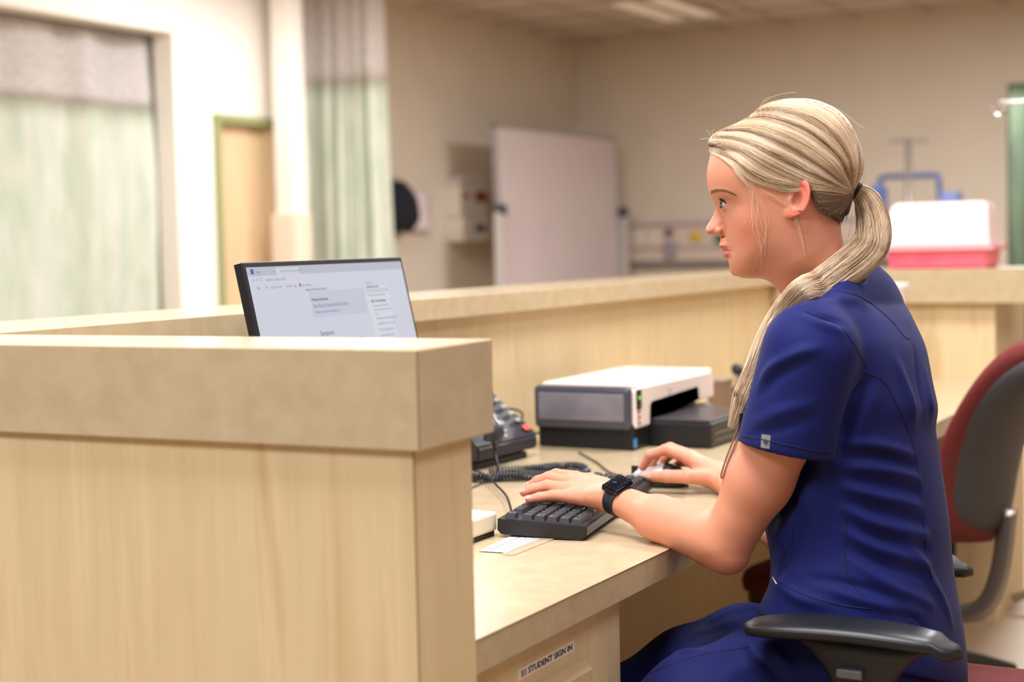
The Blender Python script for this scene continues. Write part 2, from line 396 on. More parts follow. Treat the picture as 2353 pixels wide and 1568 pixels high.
# medical headwall rail on the back wall
hy = YR
a0, a1 = at(1450, 520, y=hy), at(1450, 612, y=hy)
hx1 = a0.x+2.7
hw = empty('headwall_unit', ((a0.x+hx1)/2, hy, a1.z), 'long cream medical outlet rail on the back wall behind the woman', 'wall unit')
hl = (hx1-a0.x)/2; HH = a0.z-a1.z
box('rail_body', (-hl, hl), (-.07, 0), (HH*.08, HH), mat('headwall_cream', (206, 188, 170), .5), hw, .006)
box('ledge', (-hl-.02, hl+.02), (-.10, 0), (0, HH*.12), mat('headwall_grey', (120, 112, 112), .5), hw, .006)
box('top_strip', (-hl, hl), (-.075, 0), (HH*.96, HH*1.04), mat('headwall_strip', (150, 140, 140), .5), hw)
box('divider_strip', (-hl, hl), (-.078, 0), (HH*.40, HH*.46), mat('headwall_strip', (150, 140, 140)), hw)
def outlet(u, v, rr, col, nm):
    q = at(u, v, y=hy-.07); bm = bmesh.new()
    Mx = Matrix.Translation((q.x-hw.location.x, -.07, q.z-hw.location.z)) @ Matrix.Rotation(PI/2, 4, 'X')
    add_lathe(bm, [(rr, 0), (rr, .02), (rr*.8, .028), (rr*.3, .03)], 20, Mx); finish(nm, bm, col, hw, True)
outlet(1600, 544, .05, mat('outlet_yellow', (214, 178, 30), .5), 'yellow_outlet')
outlet(1655, 548, .05, mat('outlet_green', (30, 100, 84), .5), 'green_outlet')
outlet(1538, 535, .04, mat('outlet_dark', (90, 80, 92), .5), 'dark_outlet')
for u in (1470, 1502):
    q = at(u, 545, y=hy-.07); box('socket_plate', (q.x-hw.location.x-.045, q.x-hw.location.x+.045), (-.078, -.07), (q.z-hw.location.z-.06, q.z-hw.location.z+.06), OFFW, hw, .004)
q = at(1543, 570, y=hy-.07); box('outlet_valve', (q.x-hw.location.x-.05, q.x-hw.location.x+.05), (-.12, -.07), (q.z-hw.location.z-.09, q.z-hw.location.z+.06), mat('valve_grey', (150, 140, 150), .4), hw, .01)
# infusion stand far behind with blue pump
iy = 11.0
b0 = at(2088, 470, y=iy)
iv = empty('infusion_stand', (b0.x, iy, 0), 'steel infusion stand with blue handle bar behind the pink lidded box', 'infusion stand')
def rel(u, v, y=iy): q = at(u, v, y=y); return (q.x-b0.x, y-iy, q.z)
STEELD = mat('steel_dim', (150, 142, 132), .4, metal=.7)
top = rel(2088, 320); ivm = rel(2086, 405)
tube('pole', [(0, 0, .12), (0, 0, top[2])], .022, STEELD, iv)
bm = bmesh.new(); add_tube(bm, [rel(2046, 322), rel(2050, 326), rel(2088, 322), rel(2124, 324), rel(2130, 318)], .014, 10, 16); finish('hook_bar', bm, STEELD, iv, True)
tube('handle_bar', [rel(2024, 470), rel(2022, 418), rel(2034, 407), rel(2086, 405), rel(2140, 403), rel(2156, 408), rel(2160, 460)], .02, mat('blue_bar', (58, 72, 112), .4), iv, n=28)
a, b_ = rel(2003, 500), rel(2035, 428)
box('pump', (a[0], b_[0]), (-.08, .06), (a[2], b_[2]), mat('pump_blue', (58, 84, 138), .45), iv, .01)
a, b_ = rel(2165, 480), rel(2205, 440)
box('tray', (a[0], b_[0]), (-.08, .1), (a[2], b_[2]), mat('tray_blue', (96, 110, 150), .45), iv, .01)
for k in range(5):
    t = k*2*PI/5; tube('leg', [(0, 0, .14), (.3*math.cos(t), .3*math.sin(t), .06)], .016, STEELD, iv)
# near infusion pole hook at far right
ny_ = 4.9
q0 = at(2353, 233, y=ny_)
i2 = empty('infusion_pole', (q0.x+.22, ny_, 0), 'bright metal pole hook with round loop at the right edge', 'infusion pole')
def rel2(u, v): q = at(u, v, y=ny_); return (q.x-q0.x-.22, 0, q.z)
zt2 = q0.z+.02
tube('hook', [(0, 0, zt2+.03), rel2(2420, 226), rel2(2353, 233), rel2(2300, 236), rel2(2285, 243), rel2(2283, 254), rel2(2291, 264), rel2(2303, 263), rel2(2311, 253), rel2(2311, 241)], .0055, CHROME, i2, n=50)
tube('hook', [(0, 0, zt2+.03), (.12, 0, zt2+.0), (.2, 0, zt2-.02), (.215, 0, zt2-.05), (.19, 0, zt2-.06)], .0055, CHROME, i2, n=30)
tube('pole', [(0, 0, .1), (0, 0, zt2+.05)], .0125, STEEL, i2)
for k in range(4):
    t = k*PI/2+.4; tube('leg', [(0, 0, .12), (.26*math.cos(t), .26*math.sin(t), .04)], .014, STEEL, i2)
# ceiling light fitting
lq = at(1530, 18, z=ZC-.01)
lf = empty('ceiling_light', (lq.x, lq.y, ZC-.012), 'recessed ceiling light fitting with two pale strips near the back', 'ceiling light')
box('housing', (-.3, .3), (-.6, .6), (-.012, -.002), mat('fitting', (196, 180, 166), .5), lf)
for s in (-1, 1): box('diffuser', (s*.15-.09, s*.15+.09), (-.55, .55), (-.02, -.012), mat('diffuser', (250, 240, 226), .4, emit=(255, 240, 220), estr=.10), lf)
# ================================================================== THE NURSES' DESK
ZT, ZD = 1.067, .737
XE, XB, XF, YWG = -.835, -1.576, -1.8435, 4.605
PHI, WN = -.044, .164
cn = Vector((-.8114, 1.2721))
ex_ = Vector((-math.cos(PHI), math.sin(PHI))); ey_ = Vector((-ex_.y, ex_.x))*-1   # along the near cap (left), across it (away)
if ey_.y < 0: ey_ = -ey_
def nearM(): # local x runs from the right end to the left, y away from the camera
    return basis((cn.x, cn.y, 0), (-ex_.x, -ex_.y, 0), (ey_.x, ey_.y, 0), (0, 0, 1))
NM = nearM()
TH = .1023
# near end partition
npart = empty('desk_partition', (-1.3, 1.34, 0), 'maple end panel with thick tan cap in the left foreground', 'partition')
def W(o):
    bpy.context.view_layer.update(); o.matrix_parent_inverse = o.parent.matrix_world.inverted(); return o
Lc = 1.08
W(box('cap', (-Lc, 0), (0, WN), (ZT-TH, ZT), LAM, npart, .0015, 2, NM))
wi = .012
W(box('panel', (-Lc, -.014), (wi, WN-.028), (0, ZT-TH), MAPLE, npart, .001, 1, NM))
SEAM = mat('joint_line', (122, 92, 62), .7)
W(box('joint_line', (-.0148, -.0136), (wi-.0006, wi+.0004), (0, ZT-TH), SEAM, npart, 0, 1, NM))
W(box('joint_line', (-.0008, .0003), (-.0005, .0004), (ZT-TH+.001, ZT-.001), SEAM, npart, 0, 1, NM))
# long back partition
bp_ = empty('desk_partition', ((XB+XF)/2, 3.0, 0), 'long maple partition with thin tan cap running behind the desk', 'partition')
W(box('cap', (XF, XB), (1.30, YWG+.0), (ZT-.0434, ZT), LAM, bp_, .0015))
XI = XB-.034
W(box('panel', (XF+.03, XI), (1.44, YWG+.02), (0, ZT-.0434), MAPLE, bp_, .001))
# far end partition
fp = empty('desk_partition', (-1.3, YWG+.2, 0), 'maple end panel with thick tan cap under the pink box', 'partition')
W(box('cap', (XF, -.81), (YWG, YWG+.30), (ZT-TH, ZT), LAM, fp, .0015))
W(box('panel', (XF+.03, -.925), (YWG+.035, YWG+.50), (0, ZT-TH), MAPLE, fp, .001))
# worktop
wt = tag(empty('worktop', (-1.2, 3, ZD), 'long speckled tan desk top the woman is working at', 'worktop'))
W(box('top', (XI, XE), (1.40, YWG+.035), (ZD-.0391, ZD), LAM, wt, .0012))
W(box('edge_line', (XE-.0006, XE+.0006), (1.41, YWG+.03), (ZD-.0016, ZD-.0004), mat('seam_brown', (120, 84, 60), .6), wt, 0))
# cabinet under the near end of the desk
cab = empty('desk_cabinet', (-1.2, 1.6, 0), 'maple cabinet under the near end of the desk with sign-in label', 'cabinet')
CY1 = at(1424, 1420, x=XE-.03).y
W(box('body', (XI+.01, XE-.05), (1.43, CY1), (.08, ZD-.04), MAPLE, cab, .001))
W(box('drawer_front', (XE-.05, XE-.03), (1.432, CY1), (.34, ZD-.041), MAPLE, cab, .0015))
W(box('drawer_front', (XE-.05, XE-.03), (1.432, CY1), (.09, .335), MAPLE, cab, .0015))
W(box('plinth', (XI+.01, XE-.09), (1.44, CY1-.01), (0, .08), BLACK, cab, .001))
# recessed cup pull on the drawer, hidden mostly below the frame
xf_ = XE-.03
qa, qb = at(1215, 1568, x=xf_), at(1326, 1512, x=xf_)
pw = (qb.y-qa.y)
bm = bmesh.new()
add_prism(bm, [(xf_, qb.z-.052), (xf_, qb.z+.002), (xf_+.012, qb.z+.0), (xf_+.022, qb.z-.012), (xf_+.022, qb.z-.052), (xf_+.018, qb.z-.052), (xf_+.018, qb.z-.014), (xf_+.01, qb.z-.006), (xf_+.002, qb.z-.006), (xf_+.002, qb.z-.052)], qa.y-.02, qb.y, 'y')
W(finish('cup_pull', bm, mat('beige_pull', (196, 174, 138), .4), cab))
# label S1 STUDENT SIGN IN
l0, l1 = at(1190, 1552, x=xf_), at(1319, 1484, x=xf_)
lz = (l0.z+l1.z)/2
sg = empty('sign_label', (xf_, (l0.y+l1.y)/2, lz), 'white strip label reading S1 STUDENT SIGN IN on the drawer', 'label')
hl_ = (l1.y-l0.y)/2
box('strip', (0, .0006), (-hl_, hl_), (-.0068, .0068), mat('label_white', (236, 222, 214), .5), sg, 0)
tx = text_obj('lettering', 'S1 STUDENT SIGN IN', .0105, BLACK, basis((.0008, -hl_+.008, -.0038), (0, 1, 0), (0, 0, 1), (1, 0, 0)), sg, bold=True)
wd = max(v.co.y for v in tx.data.vertices)-min(v.co.y for v in tx.data.vertices)
k_ = (2*hl_-.014)/wd
for v in tx.data.vertices: v.co.y = -hl_+.007+(v.co.y+hl_-.008)*k_
# knee space: modesty panel, far leg panel
mp_ = tag(box('modesty_panel', (XI+.012, XI+.03), (CY1+.002, YWG+.03), (.02, ZD-.04), MAPLE, bev=.001), 'maple panel closing the knee space under the desk', 'panel')
# ================================================================== THINGS ON THE DESK
def Wl(o):   # geometry written in world space, parent already placed
    bpy.context.view_layer.update(); o.matrix_parent_inverse = o.parent.matrix_world.inverted(); return o
SCR = mat('screen_white', (14, 14, 16), .35, emit=(206, 209, 222), estr=.82)
def emat(name, rgb, e=.4): return mat(name, (14, 14, 16), .4, emit=rgb, estr=.8)
# ---- monitor
mTL, mTR = at(555, 607, x=-1.40), at(922, 587, x=-1.445)
exm = Vector((mTR.x-mTL.x, mTR.y-mTL.y, 0)); mw = exm.length; exm.normalize()
nm = Vector((exm.y, -exm.x, 0)); tl = math.radians(12)
upm = Vector((0, 0, 1))*math.cos(tl)-nm*math.sin(tl); nrm = nm*math.cos(tl)+Vector((0, 0, 1))*math.sin(tl)
mzt = (mTL.z+mTR.z)/2; mh = .30
MM = basis((mTL.x, mTL.y, mzt), exm, upm, nrm)        # local x right, y up, z out of the screen; origin top left
mon = empty('monitor', (mTL.x-.05, (mTL.y+mTR.y)/2, ZD), 'thin black-framed monitor showing a web page, tilted back on the desk', 'monitor')
MB_ = mat('monitor_black', (26, 27, 32), .35)
Wl(box('housing', (0, mw), (-mh, 0), (-.015, 0), MB_, mon, .002, 2, MM))
bz = .008
Wl(box('screen', (bz, mw-bz), (-mh+bz*2, -bz), (-.001, .0006), SCR, mon, 0, 2, MM))
Wl(box('rear_bulge', (mw*.2, mw*.8), (-mh*.85, -mh*.25), (-.05, -.013), MB_, mon, .008, 2, MM))
bm = bmesh.new(); mc = MM @ Vector((mw/2, -mh*.6, -.045))
add_tube(bm, [mc, (mc.x-.03, mc.y, mc.z-.06), (mc.x-.02, mc.y, ZD+.01)], .022, 14, 12); Wl(finish('stand', bm, MB_, mon, True))
bm = bmesh.new(); add_lathe(bm, [(.095, 0), (.095, .006), (.06, .012), (.02, .014)], 36, Matrix.Translation((mc.x+.0, mc.y, ZD))); Wl(finish('foot', bm, MB_, mon, True))
# screen content: x in 0..1 across, y in metres down from the top of the screen
INK = emat('screen_ink', (70, 72, 88), .12); INKL = emat('screen_ink_pale', (120, 124, 142), .25); LINK = emat('screen_link', (88, 98, 150), .25)
sw = mw-2*bz
def scr(x, y, z=.0012): return MM @ Matrix.Translation((bz+x*sw, -bz-y, z))
def stext(body, x, y, size, m=INK, wfrac=None, bold=False):
    o = text_obj('screen_text', body, size, m, MM @ Matrix.Translation((bz+x*sw, -bz-y, .0008)), mon, 0, bold=bold)
    if wfrac:
        loc = MM.inverted(); xs = [(loc @ v.co).x for v in o.data.vertices]; w0 = max(xs)-min(xs); x0 = bz+x*sw; k = wfrac*sw/max(w0, 1e-6)
        for v in o.data.vertices:
            q = loc @ v.co; q.x = x0+(q.x-x0)*k; v.co = MM @ q
    Wl(o); return o
def srect(name, x0, x1, y0, y1, m, z=.0004):
    bm = bmesh.new(); vs_ = [bm.verts.new(MM @ Vector((bz+a*sw, -bz-b, .0006+z))) for a, b in ((x0, y1), (x1, y1), (x1, y0), (x0, y0))]; bm.faces.new(vs_)
    Wl(finish(name, bm, m, mon, recalc=False))
srect('tab_bar', 0, 1, 0, .0135, emat('screen_tabbar', (184, 187, 202), .35), .0001)
srect('open_tab', .16, .295, .0025, .0135, emat('screen_tab', (206, 208, 220), .42), .0002)
srect('highlight_box', .325, .685, .042, .083, emat('screen_box', (198, 200, 216), .40), .0001)
srect('side_column', .70, .86, .040, .17, emat('screen_side', (216, 218, 228), .42), .0001)
srect('side_band', .70, .86, .0445, .0505, emat('screen_box', (198, 200, 216)), .0002)
srect('page_icon', .018, .035, .003, .0105, emat('icon_blue', (50, 80, 170), .3), .0003)
srect('page_icon', .279, .288, .0275, .0335, emat('icon_red', (196, 70, 70), .3), .0003)
stext('login', .045, .0095, .006, INKL, .025); stext('x', .145, .0095, .006, INK); stext('Acute kidney failure - Symptoms', .185, .0095, .0062, INKL, .10); stext('x', .288, .0095, .006, INK); stext('+', .305, .0095, .007, INK)
stext('<  >  C', .018, .0215, .007, INKL, .055); stext('Search or type a URL', .095, .0215, .0062, INKL, .11)
for t_, x_, w_ in (('Apps', .032, .022), ('KU', .082, .014), ('Log in to Canvas', .112, .065), ('DocuSign - Login', .198, .064), ('Pathcare Board...', .293, .062)): stext(t_, x_, .0328, .0058, INKL, w_)
stext('nearly normal kidney function', .31, .0405, .0066, INK, .13)
stext('Products & Services', .335, .057, .0068, INK, .10, True)
stext('Book: Mayo Clinic Family Health Book, 5th Edition', .34, .0665, .0066, LINK, .22); srect('underline', .34, .56, .0672, .0676, LINK, .0003)
stext('Show more products from Mayo Clinic', .345, .0765, .0062, LINK, .155)
stext('Symptoms', .345, .112, .011, INK, .085)
stext('In early stages there may be few signs', .52, .124, .006, INKL, .1)
stext('or prevent disease', .705, .036, .0052, INKL, .05); stext('Advertising & Sponsorship', .71, .0425, .0052, INK, .085, True)
stext('Policy | Opportunities | Ad Choices', .712, .0565, .0052, INKL, .12)
stext('Mayo Clinic Marketplace', .722, .067, .006, INK, .105, True)
for k, t in enumerate(('Check out these best-sellers and special', 'offers on books and newsletters from Mayo', 'Clinic.', 'FREE book offer - Mayo Clinic Health Letter', 'BRAND NEW - Book on Women Health', 'Mayo Clinic on Digestive Health', 'Mayo Clinic Guide to Arthritis', 'Simple, effective home remedies')):
    stext(t, .725+.003*k, (.0745, .0815, .0885, .0965, .1055, .1155, .1255, .135)[k], .0052, INKL if k < 3 else LINK, (.115, .125, .018, .145, .125, .10, .095, .105)[k])
# ---- keyboard
kz = ZD+.030
kA, kB = at(1142, 1190, z=kz), at(1338, 1208, z=kz); kC = at(1258, 1088, z=kz)
klen = .435
kdy = (Vector((kC.x, kC.y))-Vector((kA.x, kA.y))).normalized(); kdy = (kdy+Vector((0, 1))*.6).normalized()
kdx = Vector((kdy.y, -kdy.x)); kdep = .137
KM0 = basis((kA.x, kA.y, ZD), (kdx.x, kdx.y, 0), (kdy.x, kdy.y, 0), (0, 0, 1))   # x towards the woman, y along the length (away from the camera)
KTILT = math.radians(3.2)
KM = KM0 @ Matrix.Translation((0, 0, .012)) @ Matrix.Rotation(KTILT, 4, 'Y')
kbd = empty('keyboard', KM0 @ Vector((kdep/2, klen/2, 0)), 'black computer keyboard under the woman\'s left hand', 'keyboard')
KB = mat('keyboard_black', (20, 21, 24), .38); KEY = mat('keycap', (50, 50, 55), .42, spec=.4)
bm = bmesh.new()
add_prism(bm, [(0, .0165), (0, .0), (.006, -.006), (kdep-.008, -.004), (kdep, .004), (kdep, .0165)], 0, klen, 'y', KM)
Wl(finish('case', bm, KB, kbd))
bm = bmesh.new(); add_box(bm, (.006, kdep-.006), (.005, klen-.005), (.0150, .0168), 0, 2, KM); Wl(finish('key_bed', bm, mat('key_bed', (44, 44, 50), .5), kbd))
def keycap(y0, y1, x0, x1, hgt=.0085):
    bm = bmesh.new(); t = .0022; z0, z1 = .0163, .0163+hgt; g = .0007
    lo = [(x0+g, y0+g), (x1-g, y0+g), (x1-g, y1-g), (x0+g, y1-g)]
    mid = [(x0+g+t*.9, y0+g+t), (x1-g-t*.9, y0+g+t), (x1-g-t*.9, y1-g-t), (x0+g+t*.9, y1-g-t)]
    a = [bm.verts.new((*p, z0)) for p in lo]; b = [bm.verts.new((*p, z1)) for p in mid]
    for i in range(4): bm.faces.new((a[i], a[(i+1) % 4], b[(i+1) % 4], b[i]))
    bm.faces.new(b)
    g_ = bmesh.ops.bevel(bm, geom=[e for e in bm.edges], offset=.0005, segments=1, affect='EDGES')
    for v in bm.verts: v.co = KM @ v.co
    return Wl(finish('key', bm, KEY, kbd))
U = .0190; row_x = [.011, .0365, .0365+U, .0365+2*U, .0365+3*U, .0365+4*U]; row_x = [x-.003 for x in row_x]; row_x[5] = row_x[4]+.0185
rows = [[1, -1, 1, 1, 1, 1, -.5, 1, 1, 1, 1, -.5, 1, 1, 1, 1], [1]*13+[2], [1.5]+[1]*12+[1.5], [1.75]+[1]*11+[2.25], [2.25]+[1]*10+[2.75], [1.25, 1.25, 1.25, 6.25, 1.25, 1.25, 1.25, 1.25]]
for r, ks in enumerate(rows):
    y = .007
    for k in ks:
        if k > 0: keycap(y, y+k*U*.985, row_x[r], row_x[r]+.0180)
        y += abs(k)*U*.985
    yy = .007+15*U*.985+.006
    if r in (0, 1, 2): 
        for q in range(3): keycap(yy+q*U, yy+(q+1)*U-.0004, row_x[r], row_x[r]+.018)
    if r == 4: keycap(yy+U, yy+2*U-.0004, row_x[r], row_x[r]+.018)
    if r == 5:
        for q in range(3): keycap(yy+q*U, yy+(q+1)*U-.0004, row_x[r], row_x[r]+.018)
    yn = yy+3*U+.006
    if r > 0:
        for q in range(4): keycap(yn+q*U*.97, yn+(q+1)*U*.97-.0004, row_x[r], row_x[r]+.018)
kbl = text_obj('legends', 'A', .003, mat('legend', (170, 170, 176), .5), Matrix.Identity(4), kbd)
bpy.data.objects.remove(kbl)
LEG = MATS['legend']
legs = {1: ['~', '1', '2', '3', '4', '5'], 2: ['Tab', 'Q', 'W', 'E'], 3: ['Caps', 'A', 'S', 'D'], 4: ['Shift', 'Z', 'X'], 5: ['Ctrl', 'Win', 'Alt'], 0: ['Esc', 'F1', 'F2', 'F3']}
off = {0: [0, 2, 3, 4], 1: [0, 1, 2, 3, 4, 5], 2: [0, 1.5, 2.5, 3.5], 3: [0, 1.75, 2.75, 3.75], 4: [0, 2.25, 3.25], 5: [0, 1.25, 2.5]}
for r in legs:
    for t, o_ in zip(legs[r], off[r]):
        Wl(text_obj('legend', t, .0042, LEG, KM @ basis((row_x[r]+.0075, .007+o_*U*.985+.0045, .0163+.0086), (0, 1, 0), (-1, 0, 0), (0, 0, 1)), kbd, 0))
# keyboard cable
cA = KM @ Vector((0, .075, .006))
kc = tube('keyboard_cable', [(cA.x, cA.y, cA.z)]+[tuple(at(u, v, z=ZD+h)) for u, v, h in ((1165, 1143, .012), (1140, 1115, .012), (1115, 1092, .012), (1088, 1082, .010), (1050, 1080, .004))], .0021, BLACK, None, 8, 40)
tag(kc, 'black cable curving from the keyboard towards the desk phone', 'cable')
# ---- cream card reader at the partition
cr = empty('card_reader', (-1.19, 1.85, ZD), 'cream plastic box on a thin black base beside the keyboard end', 'card reader')
rA = at(1144, 1222, z=ZD+.006)
CREAMP = mat('cream_plastic', (226, 216, 192), .4)
Wl(box('case', (rA.x-.11, rA.x), (rA.y-.26, rA.y), (ZD+.008, ZD+.037), CREAMP, cr, .005, 3))
Wl(box('base', (rA.x-.105, rA.x-.004), (rA.y-.255, rA.y-.003), (ZD, ZD+.009), BLACK, cr, .001))
Wl(box('slot', (rA.x-.085, rA.x-.03), (rA.y-.20, rA.y-.04), (ZD+.0368, ZD+.0376), mat('slot_blue', (206, 216, 212), .4), cr, 0))
# ---- paper strip with printed lines, taped to the desk
pc = [at(u, v, z=ZD+.0012) for u, v in ((1100, 1267), (1163, 1271), (1262, 1232), (1188, 1226))]
pp = empty('paper_slip', (pc[0]+pc[2])/2, 'white printed paper slip taped to the desk below the keyboard', 'paper')
PAPER = mat('paper', (240, 232, 230), .6)
def quad(name, pts, m, par, th=.0004):
    bm = bmesh.new(); lo = [bm.verts.new(p) for p in pts]; hi = [bm.verts.new(Vector(p)+Vector((0, 0, th))) for p in pts]
    bm.faces.new(lo[::-1]); bm.faces.new(hi)
    for i in range(4): bm.faces.new((lo[i], lo[(i+1) % 4], hi[(i+1) % 4], hi[i]))
    return Wl(finish(name, bm, m, par))
quad('sheet', pc, PAPER, pp)
INKP = mat('print_ink', (58, 58, 82), .7)
for k, (f, a, b_) in enumerate(((.12, .1, .45), (.3, .05, .95), (.42, .2, .7), (.52, .25, .8), (.62, .1, .75), (.72, .2, .85), (.82, .3, .9), (.93, .15, 1.0))):
    def bl(s, t): return (pc[0]*(1-s)+pc[1]*s)*(1-t)+(pc[3]*(1-s)+pc[2]*s)*t+Vector((0, 0, .0005))
    w_ = .022 if k != 1 and k != 7 else .03
    quad('print_line', [bl(f, a), bl(f+w_, a), bl(f+w_, b_), bl(f, b_)], INKP, pp, .0001)
quad('tape', [at(u, v, z=ZD+.0018) for u, v in ((1150, 1274), (1180, 1276), (1280, 1236), (1255, 1232))], mat('clear_tape', (226, 208, 180), .2, alpha=.35), pp, .0001)
cs = [at(u, v, z=ZD+.0003) for u, v in ((1366, 1212), (1384, 1200), (1500, 1228), (1478, 1244))]
# ---- mouse
mo = at(1514, 1116, z=ZD)
mouse = empty('computer_mouse', mo, 'silver and black computer mouse under the woman\'s right hand', 'mouse')
ma = math.radians(188)       # pointing direction of the nose
MOM = Matrix.Rotation(ma, 4, 'Z')
bm = bmesh.new(); rings = []
Lm, Wm, Hm = .108, .060, .036
for k in range(19):
    s = -1+2*k/18; x = s*Lm/2; ww = Wm/2*math.sqrt(max(0, 1-abs(s)**3.2))*.98+.0006; hh_ = (Hm*(1-.42*max(0, s+.1)**1.6-.9*max(0, -s-.35)**2.0))
    hh_ = hh_*math.sqrt(max(0.02, 1-abs(s)**6))
    rings.append([(x, ww*math.cos(t)*(1-.08*(math.sin(t) > 0)), .004+max(0, math.sin(t))**.75*hh_*(1) if math.sin(t) > 0 else .003*(1+math.sin(t))) for t in np.linspace(0, 2*PI, 28, endpoint=False)])
vr = add_rings(bm, rings)
for v in bm.verts: v.co = MOM @ v.co
ms = finish('shell', bm, [mat('mouse_black', (28, 28, 30), .35), mat('mouse_silver', (190, 180, 178), .3, metal=.3)], mouse, True)
for p_ in ms.data.polygons:
    c = MOM.inverted() @ p_.center
    if c.z > .016 and c.x > -.012: p_.material_index = 1
box('button_gap', (.004, .05), (-.0006, .0006), (.018, .034), BLACK, mouse, 0, 2, MOM)
bm = bmesh.new(); add_lathe(bm, [(.002, -.003), (.009, -.003), (.009, .003), (.002, .003)], 20, MOM @ Matrix.Translation((.028, 0, .025)) @ Matrix.Rotation(PI/2, 4, 'X')); finish('scroll_wheel', bm, mat('wheel_dark', (30, 30, 30), .6), mouse, True)
nose = mo+MOM @ Vector((Lm/2, 0, .01))
mcb = tube('mouse_cable', [tuple(nose), tuple(at(1440, 1098, z=ZD+.004)), tuple(at(1400, 1085, z=ZD+.004)), tuple(at(1370, 1062, z=ZD+.004)), tuple(at(1330, 1040, z=ZD+.004))], .0017, BLACK, None, 8, 30)
tag(mcb, 'thin black mouse cable running behind the keyboard', 'cable')
# ---- desk telephone
fz = ZD+.022
fA, fB = at(1092, 1062, z=ZD+.02), at(1236, 1026, z=ZD+.02)     # front edge of the phone
pxd = Vector((fB.x-fA.x, fB.y-fA.y, 0)); pxd.normalize(); pyd = Vector((-pxd.y, pxd.x, 0))
if pyd.dot(Vector((-1, 1, 0))) < 0: pyd = -pyd
PW, PD = .225, .235; slope = math.radians(38)
PM0 = basis((fB.x, fB.y, ZD), pxd, pyd, (0, 0, 1)) @ Matrix.Translation((-PW, 0, 0))
PM = PM0 @ Matrix.Translation((0, 0, .048)) @ Matrix.Rotation(slope, 4, 'X')      # face plane: x right, y up the face
ph = empty('desk_telephone', PM0 @ Vector((PW/2, PD/2, 0)), 'black desk telephone with grey keys and a red button beside the printer', 'telephone')
PHB = mat('phone_black', (40, 40, 48), .4); PHK = mat('phone_key', (136, 138, 130), .4)
bm = bmesh.new(); cs_, sn_ = math.cos(slope), math.sin(slope)
add_prism(bm, [(0, .018), (0, .044), (.006, .05), (.006+PD*cs_, .05+PD*sn_), (PD*cs_+.016, .045+PD*sn_), (PD*cs_+.01, .02+PD*sn_*.6), (.05, .014)], 0, PW, 'x', PM0)
bmesh.ops.bevel(bm, geom=list(bm.edges), offset=.004, segments=2, affect='EDGES'); Wl(finish('body', bm, PHB, ph))
bm = bmesh.new(); add_prism(bm, [(.012, 0), (.012, .012), (.05, .016), (.14, .08), (.17, .09), (.17, 0)], .015, PW-.025, 'x', PM0); Wl(finish('foot', bm, BLACK, ph))
def pkey(x, y, w, h, m, nm='key', t=.004): Wl(box(nm, (x, x+w), (y, y+h), (.0015, .0015+t), m, ph, .0012, 2, PM))
for j in range(4):
    pkey(PW-.036, .036+j*.021, .018, .010, PHK)
for i in range(3):
    for j in range(3): pkey(.082+i*.022, .036+j*.021, .016, .012, PHK)
for x, y in ((.084, .012), (.112, .016), (.098, .004)): pkey(x, y, .013, .009, PHK)
pkey(PW-.035, .010, .022, .014, mat('phone_red', (222, 92, 84), .4), 'red_button')
for i in range(2):
    for j in range(2): pkey(.12+i*.026, .106+j*.016, .018, .010, PHK)
pkey(.08, .135, .10, .045, mat('phone_display', (60, 74, 74), .15), 'display', .002)
pkey(PW-.032, .182, .018, .008, mat('phone_teal', (150, 196, 186), .4), 'indicator')
bm = bmesh.new()
hpts = [PM @ Vector(p) for p in ((.030, -.006, .016), (.030, .012, .034), (.030, .09, .042), (.030, .185, .036), (.030, .21, .018))]
add_tube(bm, hpts, [.024, .026, .017, .017, .026, .022], 18, 26, True, tuple(PM.to_3x3() @ Vector((0, 0, 1))), .7)
Wl(finish('handset', bm, mat('handset_black', (48, 47, 52), .33), ph, True))
# coiled cord
Wl(tube('cord_tail', [tuple(hpts[0]), tuple(hpts[0]+Vector((.012, -.012, -.035))), tuple(at(1150, 1090, z=ZD+.012))], .0028, BLACK, ph, 8, 12))
path = [tuple(at(u, v, z=ZD+.0095)) for u, v in ((1050, 1092), (1098, 1098), (1150, 1096), (1200, 1095), (1250, 1092), (1300, 1088), (1334, 1090), (1347, 1083), (1330, 1073), (1290, 1072), (1240, 1077), (1200, 1080), (1160, 1082), (1125, 1084))]
Pp = catmull(path, 2400); seg_ = np.linalg.norm(np.diff(Pp, axis=0), axis=1); sl = np.concatenate([[0], np.cumsum(seg_)])
T = np.gradient(Pp, axis=0); T /= np.linalg.norm(T, axis=1)[:, None]; up_ = np.array((0, 0, 1.)); A_ = np.cross(T, up_); A_ /= np.linalg.norm(A_, axis=1)[:, None]; B_ = np.cross(A_, T)
th_ = 2*PI*sl/.0060; coil = Pp+.0068*(A_*np.cos(th_)[:, None]+B_*np.sin(th_)[:, None])
n_ = int(sl[-1]/.0060*11); s_i = np.linspace(0, sl[-1], n_); cp = np.stack([np.interp(s_i, sl, Pp[:, k]) for k in range(3)], 1)
Ai = np.stack([np.interp(s_i, sl, A_[:, k]) for k in range(3)], 1); Bi = np.stack([np.interp(s_i, sl, B_[:, k]) for k in range(3)], 1); ti = 2*PI*s_i/.0060
cp = cp+.0068*(Ai*np.cos(ti)[:, None]+Bi*np.sin(ti)[:, None])
cc_ = tube('coiled_cord', [tuple(p) for p in cp], .0022, mat('cord_black', (40, 42, 50), .35), None, 6)
tag(cc_, 'black coiled telephone cord looped on the desk in front of the phone', 'cord')
